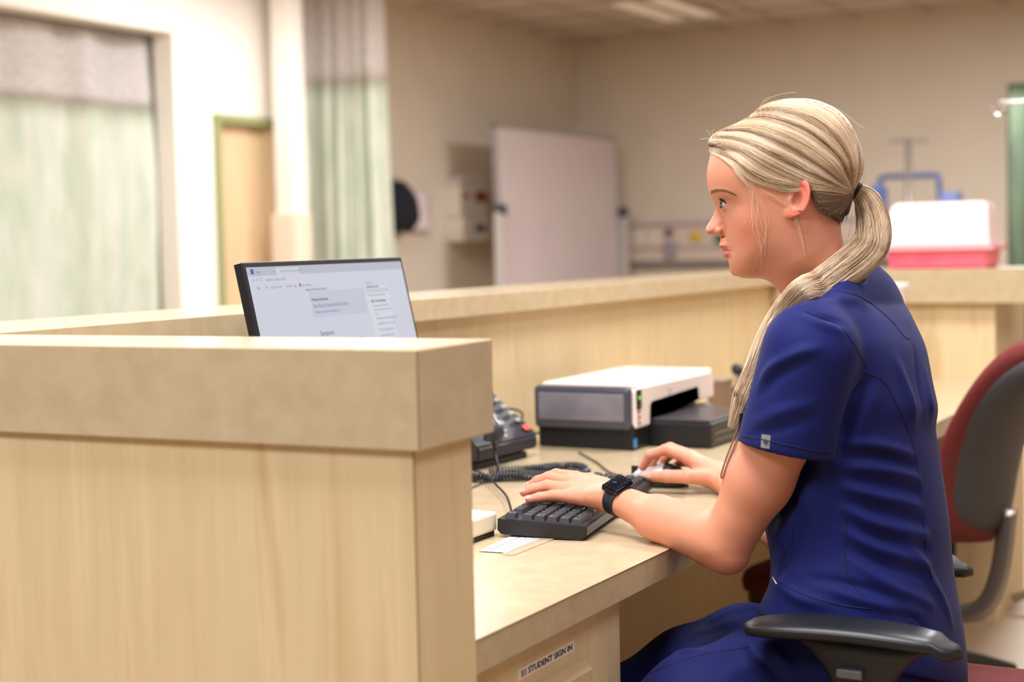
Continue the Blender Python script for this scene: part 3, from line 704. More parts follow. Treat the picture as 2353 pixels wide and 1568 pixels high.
# line cords
lc = tube('telephone_cable', [tuple(PM0 @ Vector((PW-.03, PD*.8, .10))), tuple(at(1186, 942, x=-1.55)), tuple(at(1199, 972, x=-1.55)), tuple(at(1216, 998, x=-1.52)), tuple(at(1242, 994, x=-1.52)), tuple(at(1262, 990, x=-1.54))], .0022, BLACK, None, 8, 40)
tag(lc, 'thin black cable arching up behind the desk phone to the printer', 'cable')
lc2 = tube('telephone_cable', [tuple(at(1060, 1130, z=ZD+.003)), tuple(at(1090, 1118, z=ZD+.003)), tuple(at(1120, 1108, z=ZD+.003)), tuple(at(1180, 1103, z=ZD+.003)), tuple(at(1250, 1100, z=ZD+.003))], .0016, BLACK, None, 8, 30)
tag(lc2, 'thin dark cable lying straight on the desk below the coiled cord', 'cable')
# ---- printer
X0, X1 = at(1241, 1025, z=ZD).x, at(1455, 1038, z=ZD).x
Y0 = 2.848; Y1 = at(1636, 900, x=X1).y
PZ = at(1455, 893, x=X1, ).z
pr = empty('printer', ((X0+X1)/2, (Y0+Y1)/2, ZD), 'cream and black inkjet printer with grey window on the desk', 'printer')
PC = mat('printer_cream', (226, 212, 204), .4); PBK = mat('printer_black', (22, 23, 27), .35); PGR = mat('printer_grey', (66, 67, 76), .3)
hb_ = .046
bm = bmesh.new(); add_box(bm, (X0, X1), (Y0, Y1), (ZD, ZD+hb_+.01), .006, 3); Wl(finish('base', bm, PBK, pr))
yT0, yT1 = at(1492, 960, x=X1).y, at(1602, 940, x=X1).y
# cream upper body with an opening for the tray: profile extruded along x, opening on the +x side
zb = ZD+hb_
prof = [(Y0+.004, zb-.0), (yT0-.012, zb-.0), (yT0-.008, ZD+.088), (yT0+.006, ZD+.100), (yT1-.006, ZD+.108), (yT1+.004, ZD+.098), (yT1+.008, ZD+.070), (Y1, ZD+.070), (Y1, PZ-.012), (Y1-.012, PZ), (Y0+.02, PZ), (Y0+.004, PZ-.006)]
bm = bmesh.new(); add_prism(bm, prof, X0+.01, X1+.004, 'x'); bmesh.ops.triangulate(bm, faces=[f for f in bm.faces if len(f.verts) > 4]); o = Wl(finish('body', bm, PC, pr))
md = o.modifiers.new('b', 'BEVEL'); md.width = .004; md.segments = 3; md.angle_limit = math.radians(40)
Wl(box('lid', (X0+.004, X1+.002), (Y0+.012, Y1-.004), (PZ-.004, PZ+.007), PC, pr, .005, 3))
Wl(box('tray_recess', (X1-.10, X1-.004), (yT0-.004, yT1+.002), (ZD+.03, ZD+.098), PBK, pr, .002))
# dark front face, rounded, with grey translucent window, toward the camera
bm = bmesh.new(); add_box(bm, (X0-.004, X1-.004), (Y0-.012, Y0+.012), (ZD+hb_-.004, PZ+.002), .010, 4); Wl(finish('front_frame', bm, PGR, pr, True))
bm = bmesh.new(); add_box(bm, (X0+.009, X1-.016), (Y0-.0145, Y0-.008), (ZD+hb_+.014, PZ-.012), .0028, 3); Wl(finish('window', bm, mat('printer_window', (116, 112, 120), .2, var=.12, vscale=14), pr, True))
Wl(box('control_strip', (X1+.001, X1+.0065), (Y0+.006, Y0+.030), (ZD+.085, PZ-.004), PBK, pr, .002))
Wl(box('power_light', (X1+.0055, X1+.0072), (Y0+.014, Y0+.021), (PZ-.024, PZ-.018), mat('led_green', (120, 220, 70), .3, emit=(120, 230, 60), estr=.8), pr, .0005))
for k in range(4): Wl(box('status_light', (X1+.0055, X1+.0070), (Y0+.012, Y0+.022), (PZ-.040-.012*k, PZ-.036-.012*k), mat('led_dim', (120, 60, 60), .3), pr, .0004))
q = at(1541, 900, x=X1+.006)
bm = bmesh.new(); add_lathe(bm, [(.0075, 0), (.0075, .0008), (.0055, .0008), (.0055, 0)], 24, basis((X1+.0035, q.y, q.z), (0, 1, 0), (0, 0, 1), (1, 0, 0))); Wl(finish('round_emblem', bm, mat('emblem_grey', (170, 162, 158), .3, metal=.5), pr))
q = at(1458, 1019, x=X1); Wl(box('blue_sticker', (X1, X1+.001), (q.y-.004, q.y+.010), (q.z-.009, q.z+.009), mat('sticker_blue', (70, 140, 200), .4), pr, 0))
# paper tray projecting toward the woman
tq = at(1680, 1000, z=ZD+.05); XT = at(1628, 1035, z=ZD).x
bm = bmesh.new(); add_box(bm, (X1-.03, XT), (yT0, yT1+.03), (ZD+.002, ZD+.054), .006, 3); Wl(finish('paper_tray', bm, PBK, pr))
Wl(box('tray_cover', (X1-.02, XT-.004), (yT0+.006, yT1+.024), (ZD+.0535, ZD+.0590), mat('tray_cover', (62, 58, 62), .3), pr, .003, 3))
Wl(box('tray_slot', (XT-.003, XT+.0012), (yT0+.02, yT1+.02), (ZD+.028, ZD+.034), BLACKG, pr, .001))
Wl(box('tray_slot', (XT-.003, XT+.0012), (yT0+.02, yT1+.02), (ZD+.014, ZD+.020), BLACKG, pr, .001))
# ---- clutter beyond the printer
q = at(1650, 935, z=ZD)
bb = empty('pen_box', (q.x, q.y, ZD), 'small brown box standing just behind the printer', 'box')
zt_ = at(1650, 870, x=q.x).z-ZD
box('carton', (-.018, .022), (-.03, .05), (0, zt_*.98), mat('brown_carton', (126, 100, 80), .6), bb, .002)
box('lid', (-.02, .024), (-.032, .052), (zt_*.90, zt_), mat('carton_lid', (150, 132, 112), .5), bb, .002)
q = at(1690, 912, z=ZD)
td = empty('stapler', (q.x+.02, q.y, ZD), 'black stapler on a grey pad beyond the printer', 'stapler')
RZ = Matrix.Rotation(math.radians(100), 4, 'Z')
box('pad', (-.10, .09), (-.035, .035), (0, .02), mat('pad_grey', (140, 134, 138), .5), td, .003, 2, RZ)
box('base', (-.09, .07), (-.02, .02), (.02, .030), BLACK, td, .003, 2, RZ)
bm = bmesh.new(); add_tube(bm, [RZ @ Vector(p) for p in ((-.085, 0, .085), (-.02, 0, .066), (.075, 0, .045))], [.014, .018, .012], 12, 14); finish('arm', bm, mat('stapler_black', (30, 36, 44), .35), td, True)
tube('spring_pin', [tuple(RZ @ Vector((-.07, 0, .03))), tuple(RZ @ Vector((-.07, 0, .08)))], .006, STEEL, td)
q = at(1715, 848, x=XI+.012)
pn = empty('blue_pen', q, 'blue pen stuck in the joint of the back partition', 'pen')
tube('barrel', [(0, -.035, -.006), (0, .05, .010)], .005, mat('pen_blue', (52, 74, 120), .4), pn)
tube('tip', [(0, -.045, -.008), (0, -.034, -.006)], .0025, STEEL, pn)
# white flared cup behind the shoulder, standing on the worktop
q = at(2040, 690, y=4.35)
cz1 = at(2062, 652, y=4.35).z
cu = empty('white_pitcher', (q.x, 4.35, ZD), 'white plastic pitcher just visible past the woman\'s shoulder', 'pitcher')
hh_ = cz1-ZD
bm = bmesh.new(); add_lathe(bm, [(.045, 0), (.048, .01), (.05, hh_*.5), (.045, hh_*.8), (.056, hh_*.96), (.062, hh_), (.058, hh_), (.04, hh_*.8)], 28); finish('body', bm, mat('white_pitcher', (244, 232, 226), .4), cu, True)
tube('handle', [(-.045, 0, hh_*.85), (-.09, 0, hh_*.75), (-.088, 0, hh_*.35), (-.048, 0, hh_*.25)], .007, MATS['white_pitcher'], cu, n=20)
# ---- pink lidded box on the far cap
yb = YWG+.06
pb0, pb1 = at(2038, 612, y=yb), at(2268, 612, y=yb); lz0 = at(2160, 570, y=yb).z; lz1 = at(2160, 464, y=yb).z
pk = empty('lidded_box', ((pb0.x+pb1.x)/2, yb+.10, ZT), 'pink plastic box with white translucent lid on the far partition cap', 'box')
hwx = (pb1.x-pb0.x)/2; D2 = .10
PINK = mat('pink_plastic', (250, 104, 128), .35, sss=0, rgb2=(252, 122, 144), vscale=9); LIDM = mat('lid_translucent', (250, 226, 226), .3)
z1_, z2_ = lz0-ZT, lz1-ZT
def frus(x0, x1, d0, d1, za, zc_, xoff=0): return [[(sx*x0+xoff, sy*d0, za) for sx, sy in ((-1, -1), (1, -1), (1, 1), (-1, 1))], [(sx*x1+xoff, sy*d1, zc_) for sx, sy in ((-1, -1), (1, -1), (1, 1), (-1, 1))]]
def frusto(nm, secs, m, bev=.006):
    bm = bmesh.new(); add_rings(bm, secs); bmesh.ops.bevel(bm, geom=list(bm.edges), offset=bev, segments=2, affect='EDGES'); finish(nm, bm, m, pk)
frusto('tub', [[(sx*hwx*.97, sy*D2*.9, 0) for sx, sy in ((-1, -1), (1, -1), (1, 1), (-1, 1))], [(sx*hwx*1.02, sy*D2, z1_*.9) for sx, sy in ((-1, -1), (1, -1), (1, 1), (-1, 1))]], PINK)
frusto('rim', [[(sx*hwx*1.12, sy*D2*1.1, z1_*.85) for sx, sy in ((-1, -1), (1, -1), (1, 1), (-1, 1))], [(sx*hwx*1.14, sy*D2*1.12, z1_*1.12) for sx, sy in ((-1, -1), (1, -1), (1, 1), (-1, 1))]], mat('rim_pink', (252, 178, 186), .35), .003)
secs = [[(sx*hwx*a, sy*D2*b, z1_+(z2_-z1_)*f) for sx, sy in ((-1, -1), (1, -1), (1, 1), (-1, 1))] for f, a, b in ((.02, 1.04, 1.02), (.55, 1.0, .95), (.85, .97, .8), (1, .92, .6))]
frusto('lid', secs, LIDM)
# ================================================================== CHAIRS
BUR = mat('burgundy_fabric', (86, 24, 21), .95, rgb2=(118, 42, 36), vscale=420, bump=.5, bscale=500, sheen=.05)
SHELL = mat('grey_shell', (58, 56, 60), .5, bump=.15, bscale=600); CHB = mat('chair_black', (26, 27, 30), .38)
def rrect(w, d, r, n=6):
    P_ = []
    for cx, cy_, a0 in ((w-r, d-r, 0), (-w+r, d-r, PI/2), (-w+r, -d+r, PI), (w-r, -d+r, 1.5*PI)):
        for k in range(n+1): P_.append((cx+r*math.cos(a0+k*PI/2/n), cy_+r*math.sin(a0+k*PI/2/n)))
    return P_
def cushion(name, w, d, r, z0, z1, m, par, crown=.012):
    bm = bmesh.new(); rings = []
    for f, s in ((0, .93), (.15, .985), (.5, 1), (.8, .98), (.95, .93), (1.0, .84)):
        rings.append([(x*s, y*s, z0+(z1-z0)*f) for x, y in rrect(w, d, r)])
    rings.append([(x*.4, y*.4, z1+crown) for x, y in rrect(w, d, r)])
    add_rings(bm, rings); return finish(name, bm, m, par, True)
def armrest(par, y, z, L_, xc, tilt=0, nm='armrest'):
    """T armrest: black pad on a plastic upright; x along the chair"""
    bm = bmesh.new(); rings = []
    n = 26
    for k in range(n+1):
        s = -1+2*k/n; x = xc+s*L_/2; e = math.sqrt(max(0, 1-abs(s)**5)); ww = .040*e*(1-.12*s)+.0015; hh = .0125*(.35+.65*e); zc_ = z-.012-.010*s*s-tilt*s*L_/2-(.006 if s > .8 else 0)
        rings.append([(x, y+ww*math.copysign(abs(math.cos(t))**.7, math.cos(t)), zc_+hh*math.copysign(abs(math.sin(t))**.8, math.sin(t))) for t in np.linspace(0, 2*PI, 26, endpoint=False)])
    add_rings(bm, rings); a = finish(nm, bm, CHB, par, True)
    bm = bmesh.new(); rings = []
    for f in np.linspace(0, 1, 12):
        zz = z-.022-f*.20; w_ = .038+.060*(1-min(1, f*2.6))**2.2; 
        rings.append([(xc+.015+w_*math.copysign(abs(math.cos(t))**.6, math.cos(t)), y+.004+(.012+.006*(1-f))*math.copysign(abs(math.sin(t))**.6, math.sin(t)), zz) for t in np.linspace(0, 2*PI, 24, endpoint=False)])
    add_rings(bm, rings); b = finish('arm_support', bm, CHB, par, True)
    bm = bmesh.new(); s_ = -1 if y < 0 else 1
    add_box(bm, (xc-.012, xc+.022), (y+s_*.016-.008, y+s_*.016+.008), (z-.070, z-.058), .003, 3); finish('height_button', bm, mat('button_grey', (88, 88, 92), .25), par)
    tube('arm_bracket', [(xc+.015, y, z-.20), (xc+.01, y*.98, z-.27), (xc, y*.6, z-.285), (xc, y*.25, z-.285)], .016, CHB, par, n=16)
def chair(loc, rot, label, seat_z, arm_z, back=True, back_dx=.0, arm_x=0, arm_y=.285, arm_tilt=0, far_dx=0, b0=.16, b1=.62, sw=.245, rec=.10, sx=0, lr=.31, lz=0):
    root = empty('office_chair', (loc[0], loc[1], 0), label, 'office chair', (0, 0, rot))
    # local: +x is the back of the chair, seat centre at the origin
    o1 = cushion('seat', sw, .235, .08, seat_z-.07, seat_z-.012, BUR, root); o1.location.x = sx
    o1 = cushion('seat_shell', sw-.01, .225, .08, seat_z-.10, seat_z-.06, SHELL, root, 0); o1.location.x = sx
    armrest(root, -arm_y, arm_z, .285, arm_x, arm_tilt); armrest(root, arm_y, arm_z, .285, arm_x+far_dx, arm_tilt)
    tube('gas_column', [(0, 0, .14), (0, 0, seat_z-.09)], .025, CHB, root)
    for k in range(5):
        t = k*2*PI/5+1.08; l = tube('base_leg', [(0, 0, .135+lz), (.5*lr*math.cos(t), .5*lr*math.sin(t), .125+lz), (lr*math.cos(t), lr*math.sin(t), .085+lz*.5)], [.028, .022, .016], CHB, root, n=12)
        bm = bmesh.new(); add_lathe(bm, [(.005, -.022), (.027, -.022), (.029, -.012), (.029, .012), (.027, .022), (.005, .022)], 20, Matrix.Translation((lr*math.cos(t), lr*math.sin(t), .029)) @ Matrix.Rotation(PI/2, 4, 'X'))
        finish('caster', bm, CHB, root, True)
    if back:
        # curved padded backrest
        bm = bmesh.new(); bm2 = bmesh.new()
        zb0, zb1 = seat_z+b0, seat_z+b1; xc = .235+back_dx
        def slab(b, off0, off1, sc):
            n, m_ = 22, 22; fr = []; bk = []
            for j in range(m_+1):
                f = .5-.5*math.cos(PI*j/m_); z = zb0+(zb1-zb0)*(.5+(f-.5)*sc); wy = .225*sc*(1-abs(2*f-1)**4.5)**(1/2.6)*(.86+.14*math.sin(PI*(f*.8+.1)))+.002
                lean = rec*f+.045*math.sin(f*PI)*-1
                for side, off in ((fr, off0), (bk, off1)):
                    row = []
                    for i in range(n+1):
                        s = -1+2*i/n; e = (1-abs(s)**6)*(1-abs(2*f-1)**12); y = wy*s
                        row.append((xc+lean-.05*s*s*1.0+off*(.25+.75*e), y, z))
                    side.append(row)
            vf = [[b.verts.new(p) for p in r] for r in fr]; vb = [[b.verts.new(p) for p in r] for r in bk]
            for V, fl in ((vf, 0), (vb, 1)):
                for j in range(m_):
                    for i in range(n): b.faces.new((V[j][i], V[j][i+1], V[j+1][i+1], V[j+1][i]))
            per = [(0, i) for i in range(n)]+[(j, n) for j in range(m_)]+[(m_, i) for i in range(n, 0, -1)]+[(j, 0) for j in range(m_, 0, -1)]
            for a, c in zip(per, per[1:]+per[:1]): b.faces.new((vf[a[0]][a[1]], vf[c[0]][c[1]], vb[c[0]][c[1]], vb[a[0]][a[1]]))
        slab(bm, -.045, .012, 1.0); slab(bm2, .008, .034, .90)
        finish('backrest', bm, BUR, root, True); finish('back_shell', bm2, SHELL, root, True)
        bm = bmesh.new(); add_tube(bm, [(.0, 0, seat_z-.10), (.13+back_dx, 0, seat_z-.105), (.215+back_dx, 0, seat_z-.085), (.255+back_dx, 0, seat_z+.0), (.275+back_dx, 0, seat_z+b0+.08)], .022, 12, 26, True, (0, 1, 0), .35); finish('back_bar', bm, mat('bar_metal', (150, 140, 132), .3, metal=.8), root, True)
    return root
# her own chair
ra = at(1955, 1425, z=.68)
AY = .235
chair((ra.x+.04, ra.y+AY-.005), 0, 'burgundy office chair the woman sits on, with black armrest in front', .53, .68, True, .11, arm_x=-.04, arm_y=AY, far_dx=-.088, sw=.27, sx=.05)
# second chair behind, to the right
c2x, c2y_ = -.935, 3.5
chair((c2x, c2y_), -math.radians(8), 'empty burgundy office chair with dark grey back shell behind the woman', .41, .58, True, .0, arm_x=.0, arm_y=.27, b0=.07, b1=.53, sw=.19, rec=.15, sx=-.11, lr=.37, lz=.03)
# ================================================================== THE WOMAN
def surface_nets(F, org, h):
    """iso-surface of a 3-D field (negative inside) as a quad mesh"""
    F = np.where(np.abs(F) < 1e-7, 1e-7, F).astype(np.float32); s = F < 0
    nx, ny, nz = F.shape
    c = [s[i:nx-1+i, j:ny-1+j, k:nz-1+k] for i in (0, 1) for j in (0, 1) for k in (0, 1)]
    n_in = sum(a.astype(np.int8) for a in c); act = (n_in > 0) & (n_in < 8)
    I = np.argwhere(act); idx = -np.ones(act.shape, np.int64); idx[act] = np.arange(len(I))
    acc = np.zeros((len(I), 3)); cnt = np.zeros(len(I))
    off = [(i, j, k) for i in (0, 1) for j in (0, 1) for k in (0, 1)]
    V8 = np.stack([F[I[:, 0]+o[0], I[:, 1]+o[1], I[:, 2]+o[2]] for o in off], 1)
    for a in range(8):
        for b in range(a+1, 8):
            oa, ob = np.array(off[a]), np.array(off[b])
            if np.abs(oa-ob).sum() != 1: continue
            m = (V8[:, a] < 0) != (V8[:, b] < 0)
            t = V8[m, a]/(V8[m, a]-V8[m, b])
            acc[m] += oa+(ob-oa)*t[:, None]; cnt[m] += 1
    P = np.array(org)+(I+acc/cnt[:, None])*h
    quads = []
    for ax in range(3):
        sl0 = [slice(None)]*3; sl1 = [slice(None)]*3; sl0[ax] = slice(0, -1); sl1[ax] = slice(1, None)
        E = s[tuple(sl0)] != s[tuple(sl1)]
        e = np.argwhere(E); b, c_ = [(1, 2), (2, 0), (0, 1)][ax]
        ok = (e[:, b] > 0) & (e[:, c_] > 0) & (e[:, b] < F.shape[b]-1) & (e[:, c_] < F.shape[c_]-1)
        e = e[ok]; inside = s[e[:, 0], e[:, 1], e[:, 2]]
        q = []
        for db, dc in ((0, 0), (-1, 0), (-1, -1), (0, -1)):
            f = e.copy(); f[:, b] += db; f[:, c_] += dc; q.append(idx[f[:, 0], f[:, 1], f[:, 2]])
        q = np.stack(q, 1); q[inside] = q[inside][:, ::-1]; quads.append(q)
    Q = np.vstack(quads); return P, Q[(Q >= 0).all(1)]
def eval_field(fn, lo, hi, h, B=24):
    lo = np.array(lo, float); n = np.ceil((np.array(hi)-lo)/h).astype(int)+1
    F = np.ones(n, np.float32)
    for i in range(0, n[0], B):
        for j in range(0, n[1], B):
            for k in range(0, n[2], B):
                m = [min(B, n[0]-i), min(B, n[1]-j), min(B, n[2]-k)]
                c = lo+(np.array([i, j, k])+np.array(m)/2)*h
                d = float(fn(c[None, :])[0])
                if abs(d) > h*B*.95: F[i:i+m[0], j:j+m[1], k:k+m[2]] = d; continue
                g = np.stack(np.meshgrid(np.arange(i, i+m[0]), np.arange(j, j+m[1]), np.arange(k, k+m[2]), indexing='ij'), -1).reshape(-1, 3)
                F[i:i+m[0], j:j+m[1], k:k+m[2]] = fn(lo+g*h).reshape(m)
    return surface_nets(F, lo, h)
def smin(a, b, k):
    h = np.clip(.5+.5*(b-a)/k, 0, 1); return b*(1-h)+a*h-k*h*(1-h)
def smax(a, b, k): return -smin(-a, -b, k)
def cone(p, a, b, ra, rb, n=None, fl=1.0):
    a = np.array(a, float); b = np.array(b, float); ba = b-a; t = np.clip(((p-a) @ ba)/(ba @ ba), 0, 1)
    q = p-(a+t[:, None]*ba)
    if n is not None:
        qn = q @ np.array(n, float); L2 = (q*q).sum(1)-qn*qn+(qn*fl)**2; L_ = np.sqrt(np.maximum(L2, 0))
    else: L_ = np.sqrt((q*q).sum(1))
    return L_-(ra+t*(rb-ra))
def ell(p, c, r, M=None):
    q = p-np.array(c, float)
    if M is not None: q = q @ M
    r = np.array(r, float); k0 = np.sqrt(((q/r)**2).sum(1)); k1 = np.sqrt(((q/(r*r))**2).sum(1)); return k0*(k0-1)/np.maximum(k1, 1e-9)
def keep_big(P, Q):
    lab = np.arange(len(P))
    E = np.vstack([Q[:, [0, 1]], Q[:, [1, 2]], Q[:, [2, 3]], Q[:, [3, 0]]])
    while True:
        m = np.minimum(lab[E[:, 0]], lab[E[:, 1]]); n = lab.copy(); np.minimum.at(n, E[:, 0], m); np.minimum.at(n, E[:, 1], m); n = n[n]
        if (n == lab).all(): break
        lab = n
    big = np.bincount(lab, minlength=len(P)).argmax(); ok = lab == big; mp = np.cumsum(ok)-1
    return P[ok], mp[Q[ok[Q[:, 0]]]]
def np_mesh(name, P, Q, m, parent, cols=None, smooth=True, relax=0):
    if relax:
        E = np.vstack([Q[:, [0, 1]], Q[:, [1, 2]], Q[:, [2, 3]], Q[:, [3, 0]]]); dg_ = np.bincount(E.ravel(), minlength=len(P))[:, None]
        for _ in range(relax):
            A = np.zeros_like(P)
            for k in range(3): A[:, k] = np.bincount(E[:, 0], P[E[:, 1], k], len(P))+np.bincount(E[:, 1], P[E[:, 0], k], len(P))
            P = P*.5+.5*A/np.maximum(dg_, 1)
    me = bpy.data.meshes.new(name); me.from_pydata([], [], [])
    me.vertices.add(len(P)); me.vertices.foreach_set('co', P.astype(np.float32).ravel())
    me.loops.add(Q.size); me.loops.foreach_set('vertex_index', Q.astype(np.int32).ravel())
    me.polygons.add(len(Q)); me.polygons.foreach_set('loop_start', np.arange(0, Q.size, Q.shape[1], dtype=np.int32))
    me.update(calc_edges=True); me.validate()
    if smooth: me.polygons.foreach_set('use_smooth', np.ones(len(me.polygons), bool))
    me.materials.append(m)
    if cols is not None:
        a = me.color_attributes.new('tint', 'FLOAT_COLOR', 'POINT'); a.data.foreach_set('color', np.hstack([cols, np.ones((len(cols), 1))]).astype(np.float32).ravel())
    o = bpy.data.objects.new(name, me); COL.objects.link(o)
    if parent is not None: o.parent = parent; Wl(o)
    return o
def attr_mat(name, rough=.5, sss=0, bump=0, bscale=900, spec=.5, aniso=0, sheen=0):
    m = mat(name, (200, 150, 120), rough, sss=sss, bump=bump, bscale=bscale, spec=spec, sheen=sheen); nt = m.node_tree
    a = nt.nodes.new('ShaderNodeAttribute'); a.attribute_name = 'tint'; nt.links.new(a.outputs['Color'], nt.nodes['Principled BSDF'].inputs['Base Color'])
    return m
SKIN = attr_mat('skin', .48, .12, .05, 1500, .4)
HAIR = attr_mat('hair', .38, 0, 0, 1, .5)
woman = empty('person', (at(1960, 1500, d=2.14).x, at(1960, 1500, d=2.14).y, .47),
              'woman with blond ponytail in navy scrubs, seated at the desk typing and using a mouse', 'person')
# ---------------------------------------------------------------- head frame
DH = 2.12
HC = at(1790, 440, d=DH); hr = (HC-CAM).normalized()
hx = (RT-hr*RT.dot(hr)).normalized(); hz = hr.cross(hx)*-1
if hz.dot(UP) < 0: hz = -hz
ca = hr.dot(FW); SU, SV = DH*ca/CF, DH/CF; SY = SV
HXN, HZN, HRN, HCN = np.array(hx), np.array(hz), np.array(hr), np.array(HC)
def hw(U_, V_, Y_):
    """head px coordinates (u, v, px towards the camera) -> world"""
    U_, V_, Y_ = np.broadcast_arrays(np.asarray(U_, float), V_, Y_)
    return HCN+HXN*((U_-1790)*SU)[..., None]-HZN*((V_-440)*SV)[..., None]-HRN*(Y_*SY)[..., None]
def poly_sd(U_, V_, poly):
    """signed distance (positive inside) to a closed polygon, px"""
    P = np.array(poly, float); n = len(P); d = np.full(U_.shape, 1e9); ins = np.zeros(U_.shape, bool)
    for i in range(n):
        a, b = P[i], P[(i+1) % n]; e = b-a; wx, wy = U_-a[0], V_-a[1]
        t = np.clip((wx*e[0]+wy*e[1])/max(e @ e, 1e-9), 0, 1); d = np.minimum(d, (wx-e[0]*t)**2+(wy-e[1]*t)**2)
        c = ((a[1] > V_) != (b[1] > V_)) & (U_ < (b[0]-a[0])*(V_-a[1])/(b[1]-a[1]+1e-12)+a[0]); ins ^= c
    d = np.sqrt(d); return np.where(ins, d, -d)
def closed_spline(P, n):
    P = np.array(P, float); m = len(P); out = []
    for s in np.linspace(0, m, n, endpoint=False):
        i = int(s) % m; t = s-int(s); p0, p1, p2, p3 = P[(i-1) % m], P[i], P[(i+1) % m], P[(i+2) % m]
        out.append(.5*((2*p1)+(-p0+p2)*t+(2*p0-5*p1+4*p2-p3)*t*t+(-p0+3*p1-3*p2+p3)*t**3))
    return np.array(out)
# skin profile, nose left out of the face base
face_base = [(1632, 345), (1622, 391), (1624, 428), (1631, 452), (1645, 475), (1653, 500), (1656, 530), (1655, 548), (1654.5, 557), (1652.6, 566), (1661.5, 575.5), (1662, 583), (1665.5, 593), (1678, 603), (1677, 615), (1682, 629), (1693.5, 638.5), (1716, 640.5), (1748, 641), (1767, 646)]
neck_front = [(1786, 661), (1803, 687), (1812, 715), (1815, 760)]
neck_back = [(2010, 760), (1990, 690), (1968, 630), (1948, 585), (1938, 545)]
skull = [(1934, 512), (1946, 465), (1960, 410), (1958, 355), (1938, 308), (1904, 276), (1860, 256), (1815, 249), (1764, 257), (1706, 284), (1662, 316)]
HP = catmull(face_base+neck_front, 120).tolist()+catmull(neck_back+skull, 90).tolist()
face_soft = [(1632, 345), (1622, 391), (1624, 428), (1633, 455), (1649, 482), (1660, 510), (1665, 540), (1669, 570), (1674, 598), (1680, 618), (1690, 633), (1714, 640.5), (1748, 641), (1767, 646)]
HPS = catmull(face_soft+neck_front, 120).tolist()+catmull(neck_back+skull, 90).tolist()
nose_poly = catmull([(1647, 462), (1643, 475), (1642, 484), (1633.5, 503), (1622, 522), (1620.5, 531), (1626, 539.5), (1640, 541), (1655, 546)], 50).tolist()+[(1675, 546), (1690, 520), (1675, 480), (1660, 462)]
def Qround(t, W_, T_):
    tt = np.minimum(t/T_, 1.0); return W_*W_*np.where(tt > 0, 1-(1-tt)**2, 2*tt)
def gau(U_, V_, u, v, su, sv, rot=0):
    c, s = math.cos(rot), math.sin(rot); a = (U_-u)*c+(V_-v)*s; b = -(U_-u)*s+(V_-v)*c; return np.exp(-(a/su)**2-(b/sv)**2)
def sstep(x, a, b): t = np.clip((x-a)/(b-a), 0, 1); return t*t*(3-2*t)
def sint(x, xs, ys):
    c = catmull(list(zip(xs, ys)), 80); return np.interp(x, c[:, 0], c[:, 1])
_tu, _tv = np.arange(1560, 2060, 2.), np.arange(180, 800, 2.); _TU, _TV = np.meshgrid(_tu, _tv, indexing='ij')
_T0 = poly_sd(_TU, _TV, HPS); _TB = _T0.copy()
for _ in range(90):
    _p = np.pad(_TB, 1, mode='edge'); _TB = (_p[:-2, 1:-1]+_p[2:, 1:-1]+_p[1:-1, :-2]+_p[1:-1, 2:]+_TB*2)/6
_w = np.clip((_T0-4)/26, 0, 1); _w = _w*_w*(3-2*_w); _TG = _T0*(1-_w)+_TB*_w
def t_soft(U_, V_):
    fi = np.clip((U_-_tu[0])/2, 0, len(_tu)-1.001); fj = np.clip((V_-_tv[0])/2, 0, len(_tv)-1.001); i, j = fi.astype(int), fj.astype(int); a, b = fi-i, fj-j
    return _TG[i, j]*(1-a)*(1-b)+_TG[i+1, j]*a*(1-b)+_TG[i, j+1]*(1-a)*b+_TG[i+1, j+1]*a*b
